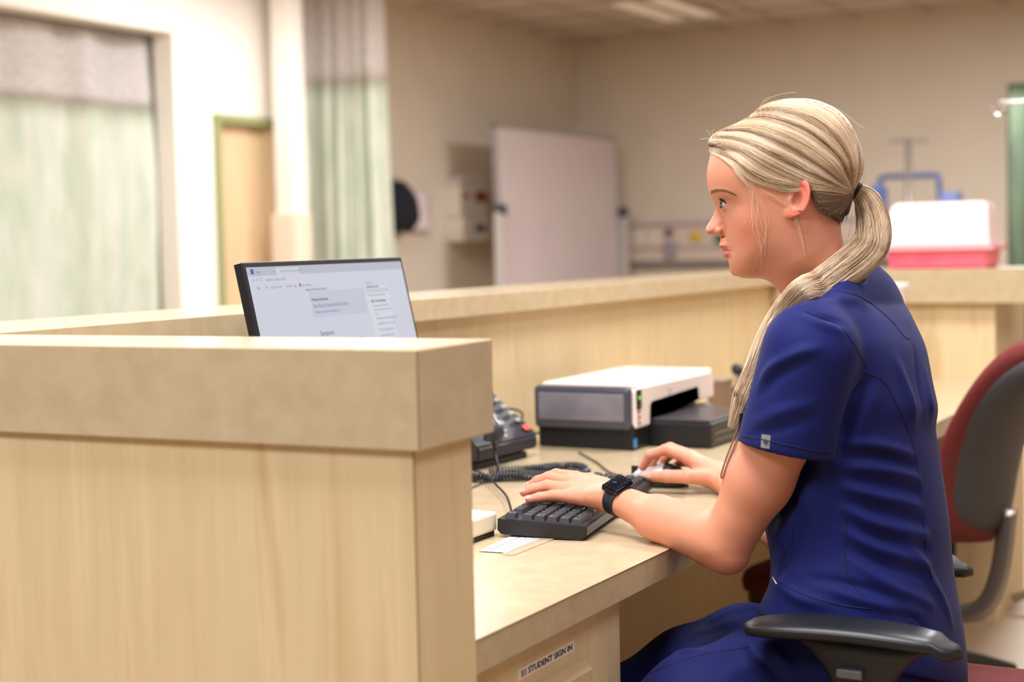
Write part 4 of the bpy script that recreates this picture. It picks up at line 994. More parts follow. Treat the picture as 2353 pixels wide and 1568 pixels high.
def head_q(U_, V_):
    t = t_soft(U_, V_)
    # half width and rounding radius vary over the head (px, 1 px = 0.6 mm)
    W_ = sint(V_, [200, 240, 300, 380, 450, 520, 580, 640, 700, 760], [104, 112, 120, 122, 118, 111, 101, 93, 91, 92])
    # narrower towards the face below the brows and towards the neck
    jaw = sstep(V_, 540, 660); W_ = W_-jaw*6
    T_ = sint(V_, [200, 240, 330, 450, 520, 580, 620, 660, 740, 760], [108, 110, 112, 108, 100, 93, 88, 84, 80, 80])
    Qh = Qround(t, W_, T_)
    # jaw against the neck: the neck behind/below the jaw line is narrower
    nl = (V_-(646-(U_-1767)*.62)) # >0 below the jaw line
    dn = sstep(nl, -14, 50)*sstep(U_, 1715, 1800)*(1-sstep(U_, 1850, 1925)); wn = np.sqrt(np.maximum(Qh, 0)); wn2 = wn-dn*13*sstep(wn, 40, 84)
    Qh = np.where(Qh > 0, wn2**2, Qh)
    add = 0
    add = add+4.5*gau(U_, V_, 1718, 512, 44, 34)            # cheek bone
    add = add-5.5*gau(U_, V_, 1664, 470, 17, 15)          # eye socket
    add = add+3*gau(U_, V_, 1655, 441, 26, 7)             # brow ridge
    add = add-5*gau(U_, V_, 1694, 470, 14, 16)            # outer socket
    add = add-2.5*gau(U_, V_, 1725, 415, 30, 30)          # temple
    lipadd = 1.5*gau(U_, V_, 1662, 567, 12, 4)+1.9*gau(U_, V_, 1668, 586, 12, 5)
    lipadd = lipadd-3.6*np.exp(-((V_-576.3)/1.9)**2)*(1-sstep(U_, 1677, 1687))*sstep(U_, 1650, 1660)
    add = add-1.6*gau(U_, V_, 1686, 577, 5, 6)            # corner
    w0 = np.sqrt(np.maximum(Qh, 0)); fade = np.clip(w0/26, 0, 1)
    w1 = np.maximum(w0+add*fade, 0); Qh = np.where(Qh > 0, w1*w1, Qh)
    # lips and chin: a narrower form that carries the exact profile
    te = poly_sd(U_, V_, HP); Wd = sint(V_, [530, 550, 566, 576, 590, 603, 618, 640, 660], [26, 30, 33, 34, 33, 30, 32, 36, 36]); Qd = Qround(te, Wd, 22.0)-9000*(sstep(548-V_, 0, 14)+sstep(V_-634, 0, 10))*(te < 40)
    dd_ = Qh-Qd; kd = 260; hd_ = np.clip(.5+.5*dd_/kd, 0, 1); Qh = Qd*(1-hd_)+Qh*hd_+kd*hd_*(1-hd_)
    w0 = np.sqrt(np.maximum(Qh, 0)); w1 = np.maximum(w0+lipadd*np.clip(w0/14, 0, 1), 0); Qh = np.where(Qh > 0, w1*w1, Qh)
    # nose
    tn = poly_sd(U_, V_, nose_poly); Wn = np.interp(V_, [460, 480, 500, 520, 532, 545], [12, 12, 15, 19, 21, 19]); Tn = np.interp(V_, [460, 500, 525, 545], [18, 24, 20, 16])
    Qn = Qround(tn, Wn, Tn)
    # wing of the nose
    al = 1-((U_-1653)/13.5)**2-((V_-530)/12)**2; Qa = (27.5**2)*al
    cr = 1.0*gau(U_, V_, 1667, 524, 3.2, 9, .5)
    Qn = np.maximum(Qn, Qa)
    d = Qh-Qn; k = 120; hh_ = np.clip(.5+.5*d/k, 0, 1); Q = Qn*(1-hh_)+Qh*hh_+k*hh_*(1-hh_)
    w2 = np.sqrt(np.maximum(Q, 0)); w2 = np.maximum(w2-3.2*gau(U_, V_, 1669, 527, 3.5, 9)-1.8*gau(U_, V_, 1663, 514, 8, 3, -.6), 0)
    return np.where(Q > 0, w2*w2, Q), t
gu = np.arange(1604, 2024, 2.); gv = np.arange(230, 752, 2.); gy = np.arange(-156, 157, 2.)
UU, VV = np.meshgrid(gu, gv, indexing='ij'); Q2, _ = head_q(UU, VV)
gq = np.gradient(Q2, 2.); g2 = np.sqrt(gq[0]**2+gq[1]**2)
Y3 = gy[None, None, :]
F = (Y3**2-Q2[:, :, None])/np.sqrt(4*Y3**2+g2[:, :, None]**2+60)
U3, V3 = UU[:, :, None], VV[:, :, None]; AY3 = np.abs(Y3)
def sph(u, v, y, ru, rv, ry): return (np.sqrt(((U3-u)/ru)**2+((V3-v)/rv)**2+((AY3-y)/ry)**2)-1)*min(ru, rv, ry)
# eye: hollow, then lids around the ball with an opening towards the front
EU, EV, EY, ER = 1678, 468, 49, 20.0
F = smax(F, -sph(EU-2, EV, EY, ER*.98, ER*.80, ER*1.02), 3)
dl = np.sqrt((U3-EU)**2+(V3-EV)**2+(AY3-EY)**2); lid = np.abs(dl-(ER+.9))-1.7
elev = (EV-V3)/np.maximum(dl, 1); front = (EU-U3)/np.maximum(dl, 1); side = (AY3-EY)/np.maximum(dl, 1)
opn = sstep(front+.25*side, .06, .62); up_l = .34*opn-.02; lo_l = -.36*opn+.02
gap = np.minimum(up_l-elev, elev-lo_l)*ER*.9; lid = smax(lid, gap, 1.0); lid = np.where(dl < ER+8, lid, 9)
lid = smax(lid, -(front*ER+9), 2)
F = smin(F, lid, 3.0)
crease = np.abs(dl-(ER+2.4))
# nostril
F = smax(F, -sph(1645, 543.5, 11, 9, 3.4, 5.5), 1.2)
# ear: outer rim, bowl, lobe
def ear():
    cu, cv, cyy = 1832, 455, 121
    a = math.radians(14); du, dv = U3-cu, V3-cv; p = du*math.cos(a)+dv*math.sin(a); q = -du*math.sin(a)+dv*math.cos(a)   # p across, q down
    base = AY3-(cyy+np.clip(p, -30, 30)*.42)
    e = np.sqrt((p/24)**2+(q/41)**2)
    slab = np.maximum((e-1)*24, np.abs(base)-5.0)
    rim = np.sqrt(((e-.90)*24)**2+(base-6.5)**2)-4.9; rim = np.where((q > 26) | ((p < -8) & (q > -10)), rim+6, rim)
    bowl = np.sqrt(((p+1)/12.5)**2+((q-3)/20)**2+((base-7)/11.5)**2)-1; bowl *= 9
    anti = np.sqrt(((np.sqrt(((p+1)/15.5)**2+((q-3)/25)**2)-1)*15)**2+(base-3)**2)-3.0
    lobe = (np.sqrt(((p+9)/12)**2+((q-37)/12)**2+((base-1)/6)**2)-1)*6
    trag = (np.sqrt(((p+17)/6)**2+((q-6)/9)**2+((base+1)/8)**2)-1)*6
    E_ = smin(smin(slab, rim, 2.5), anti, 2.5); E_ = smax(E_, -bowl, 2.5); E_ = smin(E_, smin(lobe, trag, 2), 3)
    return E_
eb = ear(); F = smin(F, eb, 4.0)
Ph, Qf = surface_nets(F, (gu[0], gv[0], gy[0]), 2.0)
Ph, Qf = keep_big(Ph, Qf); keep = (Ph[Qf][:, :, 1].mean(1) < 748); Qf = Qf[keep]; Ph, Qf = keep_big(Ph, Qf)
# skin tint: lips, blush, ears, brows, neck; shade painted into ear bowl and creases
def skin_base(n): return np.tile(np.array(s2l((208, 142, 114))), (n, 1))
def mixc(C_, c, w): return C_*(1-w[:, None])+np.array(s2l(c))*w[:, None]
u_, v_, y_ = Ph[:, 0], Ph[:, 1], np.abs(Ph[:, 2])
hc = skin_base(len(Ph))
hc = mixc(hc, (208, 112, 94), .55*gau(u_, v_, 1722, 525, 42, 30, -.5))
hc = mixc(hc, (206, 118, 98), .35*gau(u_, v_, 1628, 530, 14, 12))
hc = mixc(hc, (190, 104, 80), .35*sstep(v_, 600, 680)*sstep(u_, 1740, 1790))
inear = (u_ > 1800) & (u_ < 1880) & (v_ > 400) & (v_ < 512) & (y_ > 104)
yrel = y_-np.sqrt(np.maximum(head_q(u_[None], v_[None])[0][0], 0))
hc = mixc(hc, (214, 96, 84), np.where(inear, .62*sstep(yrel, 1.5, 9), 0))
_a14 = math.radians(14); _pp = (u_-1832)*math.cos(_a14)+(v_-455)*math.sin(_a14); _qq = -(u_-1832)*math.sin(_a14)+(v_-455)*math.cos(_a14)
hc = mixc(hc, (150, 62, 52), np.where(inear, .6*(1-sstep(np.sqrt(((_pp+1)/12.5)**2+((_qq-3)/20)**2), .6, 1.05)), 0))  # ear bowl: inner shade painted as a darker red
lipw = (gau(u_, v_, 1660, 568.5, 20, 5.5)**2*1.6+gau(u_, v_, 1668, 585.5, 18, 8)**2*1.6); lipw = np.clip(lipw, 0, 1)*(1-sstep(u_, 1678, 1688))*sstep(v_, 560, 566)*(1-sstep(v_, 591, 596))
hc = mixc(hc, (190, 92, 96), np.clip(lipw*1.5, 0, .9))
hc = mixc(hc, (120, 60, 50), .8*np.clip(np.exp(-((v_-576)/1.6)**2), 0, 1)*(1-sstep(u_, 1677, 1684))*(u_ < 1690)*(u_ > 1650))  # crease shade painted along the mouth line
hc = mixc(hc, (150, 100, 80), .55*gau(u_, v_, 1668, 456, 18, 6)); hc = mixc(hc, (170, 104, 88), .3*gau(u_, v_, 1672, 484, 16, 5))
hc = mixc(hc, (140, 84, 60), .9*gau(u_, v_, 1741, 620, 1.8, 1.8)*(Ph[:, 2] > 0))
hc = mixc(hc, (130, 62, 52), .75*gau(u_, v_, 1648, 542.5, 8, 2.4)*(y_ < 20))  # nostril hollow painted dark as shade
Phw = hw(Ph[:, 0], Ph[:, 1], Ph[:, 2])
# ---------------------------------------------------------------- arms and hands (world metres)
def A3(u, v, d): return np.array(at(u, v, d=d))
upn = np.array([0, 0, 1.])
shoulderL, elbowL, wristL = A3(1892, 800, 2.00), A3(1668, 1260, 2.085), A3(1412, 1144, 2.262)
def fing(p, J, R_, k=.0035):
    d = None
    for a, b, ra, rb in zip(J, J[1:], R_, R_[1:]):
        c = cone(p, a, b, ra, rb); d = c if d is None else smin(d, c, k)
    return d
Lf = {'pinky': ([A3(1312, 1142, 2.305), A3(1272, 1139, 2.315), A3(1240, 1143, 2.318), A3(1216, 1148, 2.318)], [.0105, .0085, .0075, .0065]),
      'ring': ([A3(1308, 1126, 2.325), A3(1258, 1117, 2.340), A3(1226, 1124, 2.345), A3(1204, 1132, 2.346)], [.0115, .0092, .0082, .0070]),
      'middle': ([A3(1312, 1110, 2.345), A3(1262, 1098, 2.365), A3(1236, 1106, 2.372), A3(1216, 1118, 2.375)], [.0115, .0094, .0082, .0070]),
      'index': ([A3(1322, 1099, 2.362), A3(1278, 1091, 2.390), A3(1256, 1099, 2.398), A3(1240, 1110, 2.402)], [.0112, .0090, .0080, .0068]),
      'thumb': ([A3(1388, 1118, 2.315), A3(1356, 1104, 2.365), A3(1330, 1100, 2.39), A3(1306, 1104, 2.40)], [.0135, .0112, .0098, .0080])}
Lhm = [(A3(1398, 1150, 2.27), A3(1318, 1142, 2.305), .0165, .0120), (A3(1398, 1143, 2.28), A3(1314, 1127, 2.325), .0170, .0120),
       (A3(1400, 1137, 2.285), A3(1318, 1112, 2.345), .0165, .0118), (A3(1402, 1130, 2.29), A3(1328, 1102, 2.360), .0160, .0115)]
def left_arm(p):
    fa = elbowL-wristL; fa /= np.linalg.norm(fa); nn = upn-fa*(upn @ fa); nn /= np.linalg.norm(nn)
    m1 = wristL+(elbowL-wristL)*.42+np.array([0, 0, -.001])
    d = cone(p, wristL, m1, .0235, .0315, nn, 1.13)
    d = smin(d, cone(p, m1, elbowL+(wristL-elbowL)*.14+np.array([0, 0, .004]), .0315, .0385), .02)
    ua = shoulderL-elbowL
    d = smin(d, cone(p, elbowL+np.array([0, 0, .004]), elbowL+ua*.35, .034, .043), .022)
    d = smin(d, cone(p, elbowL+ua*.35, shoulderL, .043, .050), .02)
    d = smin(d, cone(p, elbowL+np.array([.006, -.002, -.012]), elbowL+np.array([.004, 0, -.002]), .021, .024), .02)
    hd = cone(p, wristL, A3(1380, 1142, 2.28), .0225, .021, nn, 1.25)
    for a, b, ra, rb in Lhm: hd = smin(hd, cone(p, a, b, ra, rb), .010)
    for nm, (J, R_) in Lf.items(): hd = smin(hd, fing(p, J, R_), .0045 if nm != 'thumb' else .009)
    return smin(d, hd, .014)
wristR = A3(1655, 1098, 2.60); elbowR = A3(1800, 1215, 2.40); shoulderR = A3(1905, 800, 2.31)
Rf = {'index': ([A3(1580, 1052, 2.618), A3(1530, 1034, 2.628), A3(1494, 1046, 2.64), A3(1477, 1074, 2.652)], [.0112, .0096, .0084, .0070]),
      'middle': ([A3(1585, 1048, 2.640), A3(1540, 1030, 2.660), A3(1512, 1040, 2.672), A3(1495, 1072, 2.690)], [.0115, .0096, .0084, .0070]),
      'ring': ([A3(1590, 1052, 2.660), A3(1548, 1040, 2.685), A3(1528, 1056, 2.700), A3(1520, 1082, 2.705)], [.0110, .0092, .0080, .0068]),
      'pinky': ([A3(1600, 1064, 2.678), A3(1566, 1062, 2.702), A3(1548, 1074, 2.712), A3(1540, 1090, 2.715)], [.0100, .0082, .0074, .0064]),
      'thumb': ([A3(1628, 1098, 2.585), A3(1582, 1096, 2.580), A3(1532, 1095, 2.595), A3(1494, 1096, 2.610)], [.0150, .0122, .0108, .0088])}
Rhm = [(A3(1640, 1086, 2.60), A3(1584, 1056, 2.618), .0165, .0125), (A3(1642, 1084, 2.61), A3(1590, 1053, 2.640), .0165, .0125),
       (A3(1644, 1088, 2.62), A3(1594, 1058, 2.660), .0165, .0120), (A3(1648, 1094, 2.63), A3(1604, 1072, 2.678), .0160, .0115), (A3(1640, 1100, 2.60), A3(1600, 1096, 2.60), .014, .013)]
def right_arm(p):
    fa = elbowR-wristR; fa /= np.linalg.norm(fa); nn = upn-fa*(upn @ fa); nn /= np.linalg.norm(nn)
    d = cone(p, wristR, elbowR, .0225, .036, nn, 1.1)
    d = smin(d, cone(p, elbowR, shoulderR, .036, .048), .02)
    hd = cone(p, wristR, A3(1630, 1090, 2.605), .0215, .021)
    for a, b, ra, rb in Rhm: hd = smin(hd, cone(p, a, b, ra, rb), .010)
    for nm, (J, R_) in Rf.items(): hd = smin(hd, fing(p, J, R_), .004 if nm != 'thumb' else .008)
    return smin(d, hd, .014)
def bbox(pts, r): P = np.array(pts); return P.min(0)-r, P.max(0)+r
lo, hi = bbox([elbowL, wristL, shoulderL]+[j for J, _ in Lf.values() for j in J], .055); hi[2] = min(hi[2], .98)
PL, QL = keep_big(*eval_field(left_arm, lo, hi, .0016))
lo, hi = bbox([elbowR, wristR]+[j for J, _ in Rf.values() for j in J], .055); hi[2] = min(hi[2], .86)
PR_, QR = keep_big(*eval_field(right_arm, lo, hi, .0017))
def arm_cols(P, F_):
    c = skin_base(len(P))
    n1 = np.sin(P[:, 0]*90+1)*np.sin(P[:, 1]*80)*np.sin(P[:, 2]*95); c = mixc(c, (196, 118, 94), .16*np.clip(n1, 0, 1))
    for J, R_ in F_.values():
        for j, w, s in ((J[1], .38, .007), (J[2], .25, .006), (J[3], .5, .009)): c = mixc(c, (208, 106, 94), w*np.exp(-((P-j)**2).sum(1)/(s*s)/1.5))
    return c
cL = arm_cols(PL, Lf); cL = mixc(cL, (216, 128, 106), .4*np.exp(-((PL-elbowL-np.array([0, 0, -.02]))**2).sum(1)/.035**2)); cR = arm_cols(PR_, Rf)
# hidden trunk core so the body is one figure
def core(p):
    a, b = A3(1925, 790, 2.15), A3(1955, 1420, 2.16)
    d = cone(p, a, b, .085, .105); d = smin(d, cone(p, shoulderL, shoulderR, .036, .036), .03); d = smin(d, cone(p, a, np.array(hw(1905, 725, 0)), .05, .042), .02)
    return d
lo, hi = bbox([A3(1905, 760, 2.15), A3(1955, 1420, 2.16), shoulderL, shoulderR, np.array(hw(1885, 700, 0))], .11)
PCr, QCr = eval_field(core, lo, hi, .006)
Pall = np.vstack([Phw, PL, PR_, PCr]); Qall = np.vstack([Qf[:, ::-1], QL+len(Phw), QR+len(Phw)+len(PL), QCr+len(Phw)+len(PL)+len(PR_)])
Call = np.vstack([hc, cL, cR, skin_base(len(PCr))])
body = np_mesh('body', Pall, Qall, SKIN, woman, Call, relax=1)
_bm = bmesh.new(); _bm.from_mesh(body.data)
# join trunk, arms and neck under the clothes so that the figure is one connected skin
def bridge(p, ra, rb):
    p = Vector(p); fs = []
    for r0, r1 in (ra, rb):
        fs.append(min((f for f in _bm.faces if f.is_valid and r0 <= f.verts[0].index < r1 and len(f.verts) == 4), key=lambda f: (f.calc_center_median()-p).length))
    a, b = [list(f.verts) for f in fs]
    best = min(((sum((a[i].co-b[(s*i+k) % 4].co).length for i in range(4)), s, k) for s in (1, -1) for k in range(4)))
    b = [b[(best[1]*i+best[2]) % 4] for i in range(4)]
    for f in fs: _bm.faces.remove(f)
    for i in range(4): _bm.faces.new((a[i], a[(i+1) % 4], b[(i+1) % 4], b[i]))
_bm.verts.ensure_lookup_table(); _bm.verts.index_update()
n1, n2, n3 = len(Phw), len(Phw)+len(PL), len(Phw)+len(PL)+len(PR_)
bridge(shoulderL+(elbowL-shoulderL)*.12, (n1, n2), (n3, len(Pall))); bridge(elbowR+(shoulderR-elbowR)*.6, (n2, n3), (n3, len(Pall))); bridge(np.array(hw(1885, 738, 0)), (0, n1), (n3, len(Pall)))
bmesh.ops.recalc_face_normals(_bm, faces=_bm.faces); _bm.to_mesh(body.data); _bm.free()
# nails
NAIL = mat('nail', (240, 196, 180), .25, coat=.3)
def nail(tip, prev, side, r, nm='fingernail'):
    tip, prev = np.array(tip), np.array(prev); t = tip-prev; t /= np.linalg.norm(t); n = np.array(side, float); n -= t*(n @ t); n /= np.linalg.norm(n); b = np.cross(t, n)
    bm = bmesh.new(); rows = []
    for i in range(7):
        a = -1+2*i/6; row = []
        for j in range(7):
            c = -1+2*j/6; ww = .78*math.sqrt(max(0, 1-max(0, abs(a)-.35)**2*1.9))
            ang = c*ww*.95; row.append(tuple(tip+t*(a*r*.95+r*.1)+n*(math.cos(ang)*r*1.06-.12*r*a*a)+b*math.sin(ang)*r*1.06))
        rows.append(row)
    add_rings(bm, rows, False, False); bmesh.ops.solidify(bm, geom=list(bm.faces), thickness=.0006)
    o = finish(nm, bm, NAIL, body, True); Wl(o); o.matrix_parent_inverse = body.matrix_world.inverted()
for k_, up_s in (('pinky', 1), ('ring', 1), ('middle', 1), ('index', 1)):
    J, R_ = Lf[k_]; nail(J[3], J[2], upn*.8-np.array(FW)*.4, R_[3])
J, R_ = Rf['index']; nail(J[3], J[2], np.array(-RT)*.9+upn*.4, R_[3])
J, R_ = Rf['thumb']; nail(J[3], J[2], upn*.6-np.array(FW)*.8, R_[3])
# ---------------------------------------------------------------- eyes, lashes, brows
EYEW = mat('eye_white', (232, 226, 222), .12, coat=.5); IRIS = mat('iris', (96, 116, 128), .15, coat=.8); PUP = mat('pupil', (8, 8, 9), .05, coat=1)
for sgn in (1, -1):
    c = hw(EU, EV, EY*sgn); r = ER*SV*1.0
    # gaze: forward (image left), slightly down and outward
    g = (-HXN*1.0-HZN*.10-HRN*.16*sgn); g /= np.linalg.norm(g)
    Mx = Matrix.Translation(Vector(c)) @ Vector(g).to_track_quat('Z', 'Y').to_matrix().to_4x4()
    bm = bmesh.new(); bmesh.ops.create_uvsphere(bm, u_segments=40, v_segments=28, radius=r, matrix=Mx); e = finish('eyeball', bm, EYEW, body, True); Wl(e)
    bm = bmesh.new(); add_lathe(bm, [(r*math.sin(a), r*1.012*math.cos(a)) for a in (.50, .42, .3, .2)]+[(.0004, r*1.02)], 32, Mx); ir = finish('iris', bm, IRIS, body, True); Wl(ir)
    bm = bmesh.new(); add_lathe(bm, [(r*math.sin(a), r*1.03*math.cos(a)) for a in (.22, .15)]+[(.0003, r*1.032)], 24, Mx); pu = finish('pupil', bm, PUP, body, True); Wl(pu)
    LASH = mat('lash', (26, 18, 16), .6)
    bm = bmesh.new(); bmb = bmesh.new(); rl = random.Random(4)
    for k in range(46):
        f = k/45; az = -.35+1.5*f      # azimuth around the eye from inner to outer corner
        op = 1-abs(2*f-1)**2.2
        du = -math.cos(az)*ER*1.06; dy = math.sin(az)*ER*1.06; v0 = EV-ER*.30*op-1.2
        b0 = np.array([EU+du, v0, (EY+dy)]); ln = 9.5*(.55+.45*f)
        dirv = np.array([-math.cos(az)*.85, -.30-.25*rl.random(), math.sin(az)*.85+.15])
        p1 = b0+dirv*ln*.5+np.array([0, 1.2, 0]); p2 = b0+dirv*ln+np.array([0, -1.8, 0])
        pts = [hw(*(b0*[1, 1, sgn])), hw(*(p1*[1, 1, sgn])), hw(*(p2*[1, 1, sgn]))]; add_tube(bm, pts, [.0006, .00042, .0001], 4, 5)
        if k % 2 == 0:
            b1 = np.array([EU+du*.99, EV+ER*.33*op+1, EY+dy*.99]); dd = np.array([-math.cos(az)*.7, .65, math.sin(az)*.7]); pts = [hw(*(b1*[1, 1, sgn])), hw(*((b1+dd*4.5)*[1, 1, sgn]))]; add_tube(bm, pts, [.00028, .00006], 4, 3)
    pts = [hw(EU-math.cos(-.35+1.5*f)*ER*1.05, EV-ER*.30*(1-abs(2*f-1)**2.2)-.8, sgn*(EY+math.sin(-.35+1.5*f)*ER*1.05)) for f in np.linspace(0, 1, 14)]
    add_tube(bm, pts, .0009, 6)
    Wl(finish('eyelashes', bm, LASH, body, True))
def head_w(u, v):
    q, _ = head_q(np.array([[float(u)]]), np.array([[float(v)]])); return math.sqrt(max(q[0, 0], 0))
rb = random.Random(9)
for sgn in (1, -1):
    bm = bmesh.new()
    for k in range(210):
        f = rb.random(); cu = 1632+f*58; cv = 446-9*math.sin(PI*min(1, f*.9+.12))+2*f; cv += rb.uniform(-1, 1)*(4.2*(1-f*.75))
        a = hw(cu, cv, sgn*(head_w(cu, cv)+.4)); cu2, cv2 = cu+5.5, cv-2.2+3.5*f; b = hw(cu2, cv2, sgn*(head_w(cu2, cv2)+1.2)); add_tube(bm, [a, b], [.0003, .0001], 4, 3)
    Wl(finish('eyebrow', bm, mat('brow', (138, 100, 72), .7), body, True))
# ---------------------------------------------------------------- clothes
FWN, RTN, UPN, CAMN = np.array(FW), np.array(RT), np.array(UP), np.array(CAM)
def uvd(p):
    q = p-CAMN; d = q @ FWN; return 1176.5+CF*(q @ RTN)/d, 784-CF*(q @ UPN)/d, d
TORSO = [(600, 1990, 2000, .030), (614, 1978, 2010, .055), (628, 1962, 2025, .080), (645, 1945, 2042, .100), (668, 1918, 2060, .125), (692, 1886, 2076, .148), (716, 1842, 2091, .165), (745, 1800, 2105, .172),
         (800, 1762, 2128, .172), (880, 1732, 2143, .165), (938, 1720, 2154, .158), (985, 1721, 2149, .152), (1030, 1726, 2156, .148), (1100, 1742, 2166, .140), (1200, 1760, 2180, .138), (1280, 1776, 2187, .144), (1340, 1775, 2195, .155),
         (1400, 1750, 2206, .160), (1480, 1728, 2217, .164), (1560, 1720, 2222, .166), (1640, 1735, 2214, .162), (1700, 1790, 2180, .14)]
TV = np.array(TORSO, float)
def t_int(v, c):
    C_ = catmull(TV[:, [0, c]], 260); return np.interp(v, C_[:, 0], C_[:, 1])
PHI_T = math.radians(19)
def torso(p, off=0.0):
    u, v, d = uvd(p); uL, uR, B = t_int(v, 1), t_int(v, 2), t_int(v, 3)
    s = (uR-uL)/2*2.13/CF; X = (u-(uL+uR)/2)*d/CF; D = d-2.15
    c, sn = math.cos(PHI_T), math.sin(PHI_T); A = np.sqrt(np.maximum(s*s-(B*sn)**2, (s*.6)**2))/c
    A = A+off; B = B+off; p1 = X*c-D*sn; p2 = X*sn+D*c
    e = (np.abs(p1/A)**2.3+np.abs(p2/B)**2.3)**(1/2.3)
    r = (e-1)*np.minimum(A, B)
    return np.maximum(r, (606-v)*2.13/CF-off)
SL_T, SL_H = A3(1862, 806, 1.992), A3(1802, 1036, 2.02)
SR_T, SR_H = A3(1890, 806, 2.300), A3(1835, 1030, 2.33)
hl_v = A3(1915, 1057, 2.02)-A3(1692, 1014, 2.02); n_hem = np.cross(hl_v, FWN+np.array([0, 0, .10])); n_hem /= np.linalg.norm(n_hem)
if n_hem[2] > 0: n_hem = -n_hem
def sleeve(p, T_, H_, r0, r1):
    ext = H_+(H_-T_)*.25; k = r0+(r1-r0)*1.25
    return cone(p, T_, ext, r0, k, FWN, 1.08)
def shirt(p):
    u, v, d = uvd(p)
    t = torso(p)
    s1 = smax(sleeve(p, SL_T, SL_H, .0630, .0640), (p-SL_H) @ n_hem, .004)
    s1 = smax(s1, -cone(p, SL_T+(SL_H-SL_T)*.72, SL_H+(SL_H-SL_T)*.4, .0535, .0580, FWN, 1.08), .002)
    s2 = np.maximum(sleeve(p, SR_T, SR_H, .060, .0640), (p-SR_H) @ n_hem)
    s2 = smax(s2, -cone(p, SR_T+(SR_H-SR_T)*.72, SR_H+(SR_H-SR_T)*.4, .052, .0575), .002)
    t = smax(t, -cone(p, SL_T+(SL_H-SL_T)*1.05, elbowL, .050, .046), .006)
    F_ = smin(smin(t, s1, .018), s2, .02)
    # bust
    F_ = smin(F_, ell(p, A3(1792, 930, 2.09), (.045, .05, .055)), .03); F_ = smin(F_, ell(p, A3(1792, 935, 2.22), (.045, .05, .055)), .03)
    hem = (v-np.interp(u, [1720, 1800, 1900, 2050, 2200], [1402, 1440, 1490, 1545, 1580]))*2.1/CF
    F_ = np.maximum(F_, hem)
    F_ = smax(F_, -np.maximum(torso(p, -.006), -(v-1380)*2.1/CF), .002)
    nk = cone(p, hw(1900, 560, 0), hw(1893, 668, 0), .055, .060)
    return smax(F_, -nk, .003)
lo, hi = bbox([SL_T, SL_H, SR_H, A3(2000, 610, 2.14), A3(1740, 1400, 2.14), A3(2222, 1560, 2.14), A3(1740, 1400, 2.0), A3(2222, 1580, 2.0), A3(2222, 1580, 2.3)], .085)
PS, QS = eval_field(shirt, lo, hi, .0031)
NAVY = mat('navy_scrub_cloth', (17, 26, 88), .7, bump=.12, bscale=1400, sheen=.04, spec=.2)
NAVYD = mat('navy_trouser_cloth', (16, 24, 80), .72, bump=.12, bscale=1400, sheen=.04, spec=.2)
def relax(P, Q, n):
    E = np.vstack([Q[:, [0, 1]], Q[:, [1, 2]], Q[:, [2, 3]], Q[:, [3, 0]]]); dg_ = np.bincount(E.ravel(), minlength=len(P))[:, None]
    for _ in range(n):
        A = np.zeros_like(P)
        for k in range(3): A[:, k] = np.bincount(E[:, 0], P[E[:, 1], k], len(P))+np.bincount(E[:, 1], P[E[:, 0], k], len(P))
        P = P*.5+.5*A/np.maximum(dg_, 1)
    return P
def normals(P, Q):
    n = np.cross(P[Q[:, 2]]-P[Q[:, 0]], P[Q[:, 3]]-P[Q[:, 1]]); N_ = np.zeros_like(P)
    for i in range(4):
        for k in range(3): N_[:, k] += np.bincount(Q[:, i], n[:, k], len(P))
    return N_/np.maximum(np.linalg.norm(N_, axis=1), 1e-12)[:, None]
def make_bvh(P, Q): return BVHTree.FromPolygons([Vector(p) for p in P], Q.tolist())
def cast(bvh, pts, lift=0):
    out = []
    for u, v in pts:
        r = (FW+RT*((u-1176.5)/CF)-UP*((v-784)/CF)).normalized(); h = bvh.ray_cast(CAM, r)
        if h[0] is not None: out.append(np.array(h[0]-r*lift))
    return out
def seg_dist(P, line):
    L_ = catmull(line, max(8, len(line)*8)) if len(line) > 2 else np.array(line); best = np.full(len(P), 9.); tt = np.zeros(len(P))
    for i in range(len(L_)-1):
        a, b = L_[i], L_[i+1]; ba = b-a; t = np.clip(((P-a) @ ba)/(ba @ ba+1e-12), 0, 1); d = np.linalg.norm(P-(a+t[:, None]*ba), axis=1); m = d < best
        best[m] = d[m]; tt[m] = (i+t[m])/(len(L_)-1)
    return best, tt
def folds(P, Q, lines):
    bvh = make_bvh(P, Q); N_ = normals(P, Q); c0 = P.mean(0)
    dsp = np.zeros(len(P))
    for pts, amp, w in lines:
        c = cast(bvh, pts)
        if len(c) < 2: continue
        c = np.array(c); near = np.where(((P > c.min(0)-3*w) & (P < c.max(0)+3*w)).all(1))[0]
        if not len(near): continue
        d, t = seg_dist(P[near], c); dsp[near] += 1.25*amp*np.exp(-(d/w)**2)*np.sin(PI*np.clip(t*.9+.05, 0, 1))**.6
    return P+N_*dsp[:, None]
PS = relax(PS, QS, 3)
if (normals(PS, QS)*(PS-PS.mean(0))).sum(1).mean() < 0: QS = QS[:, ::-1]
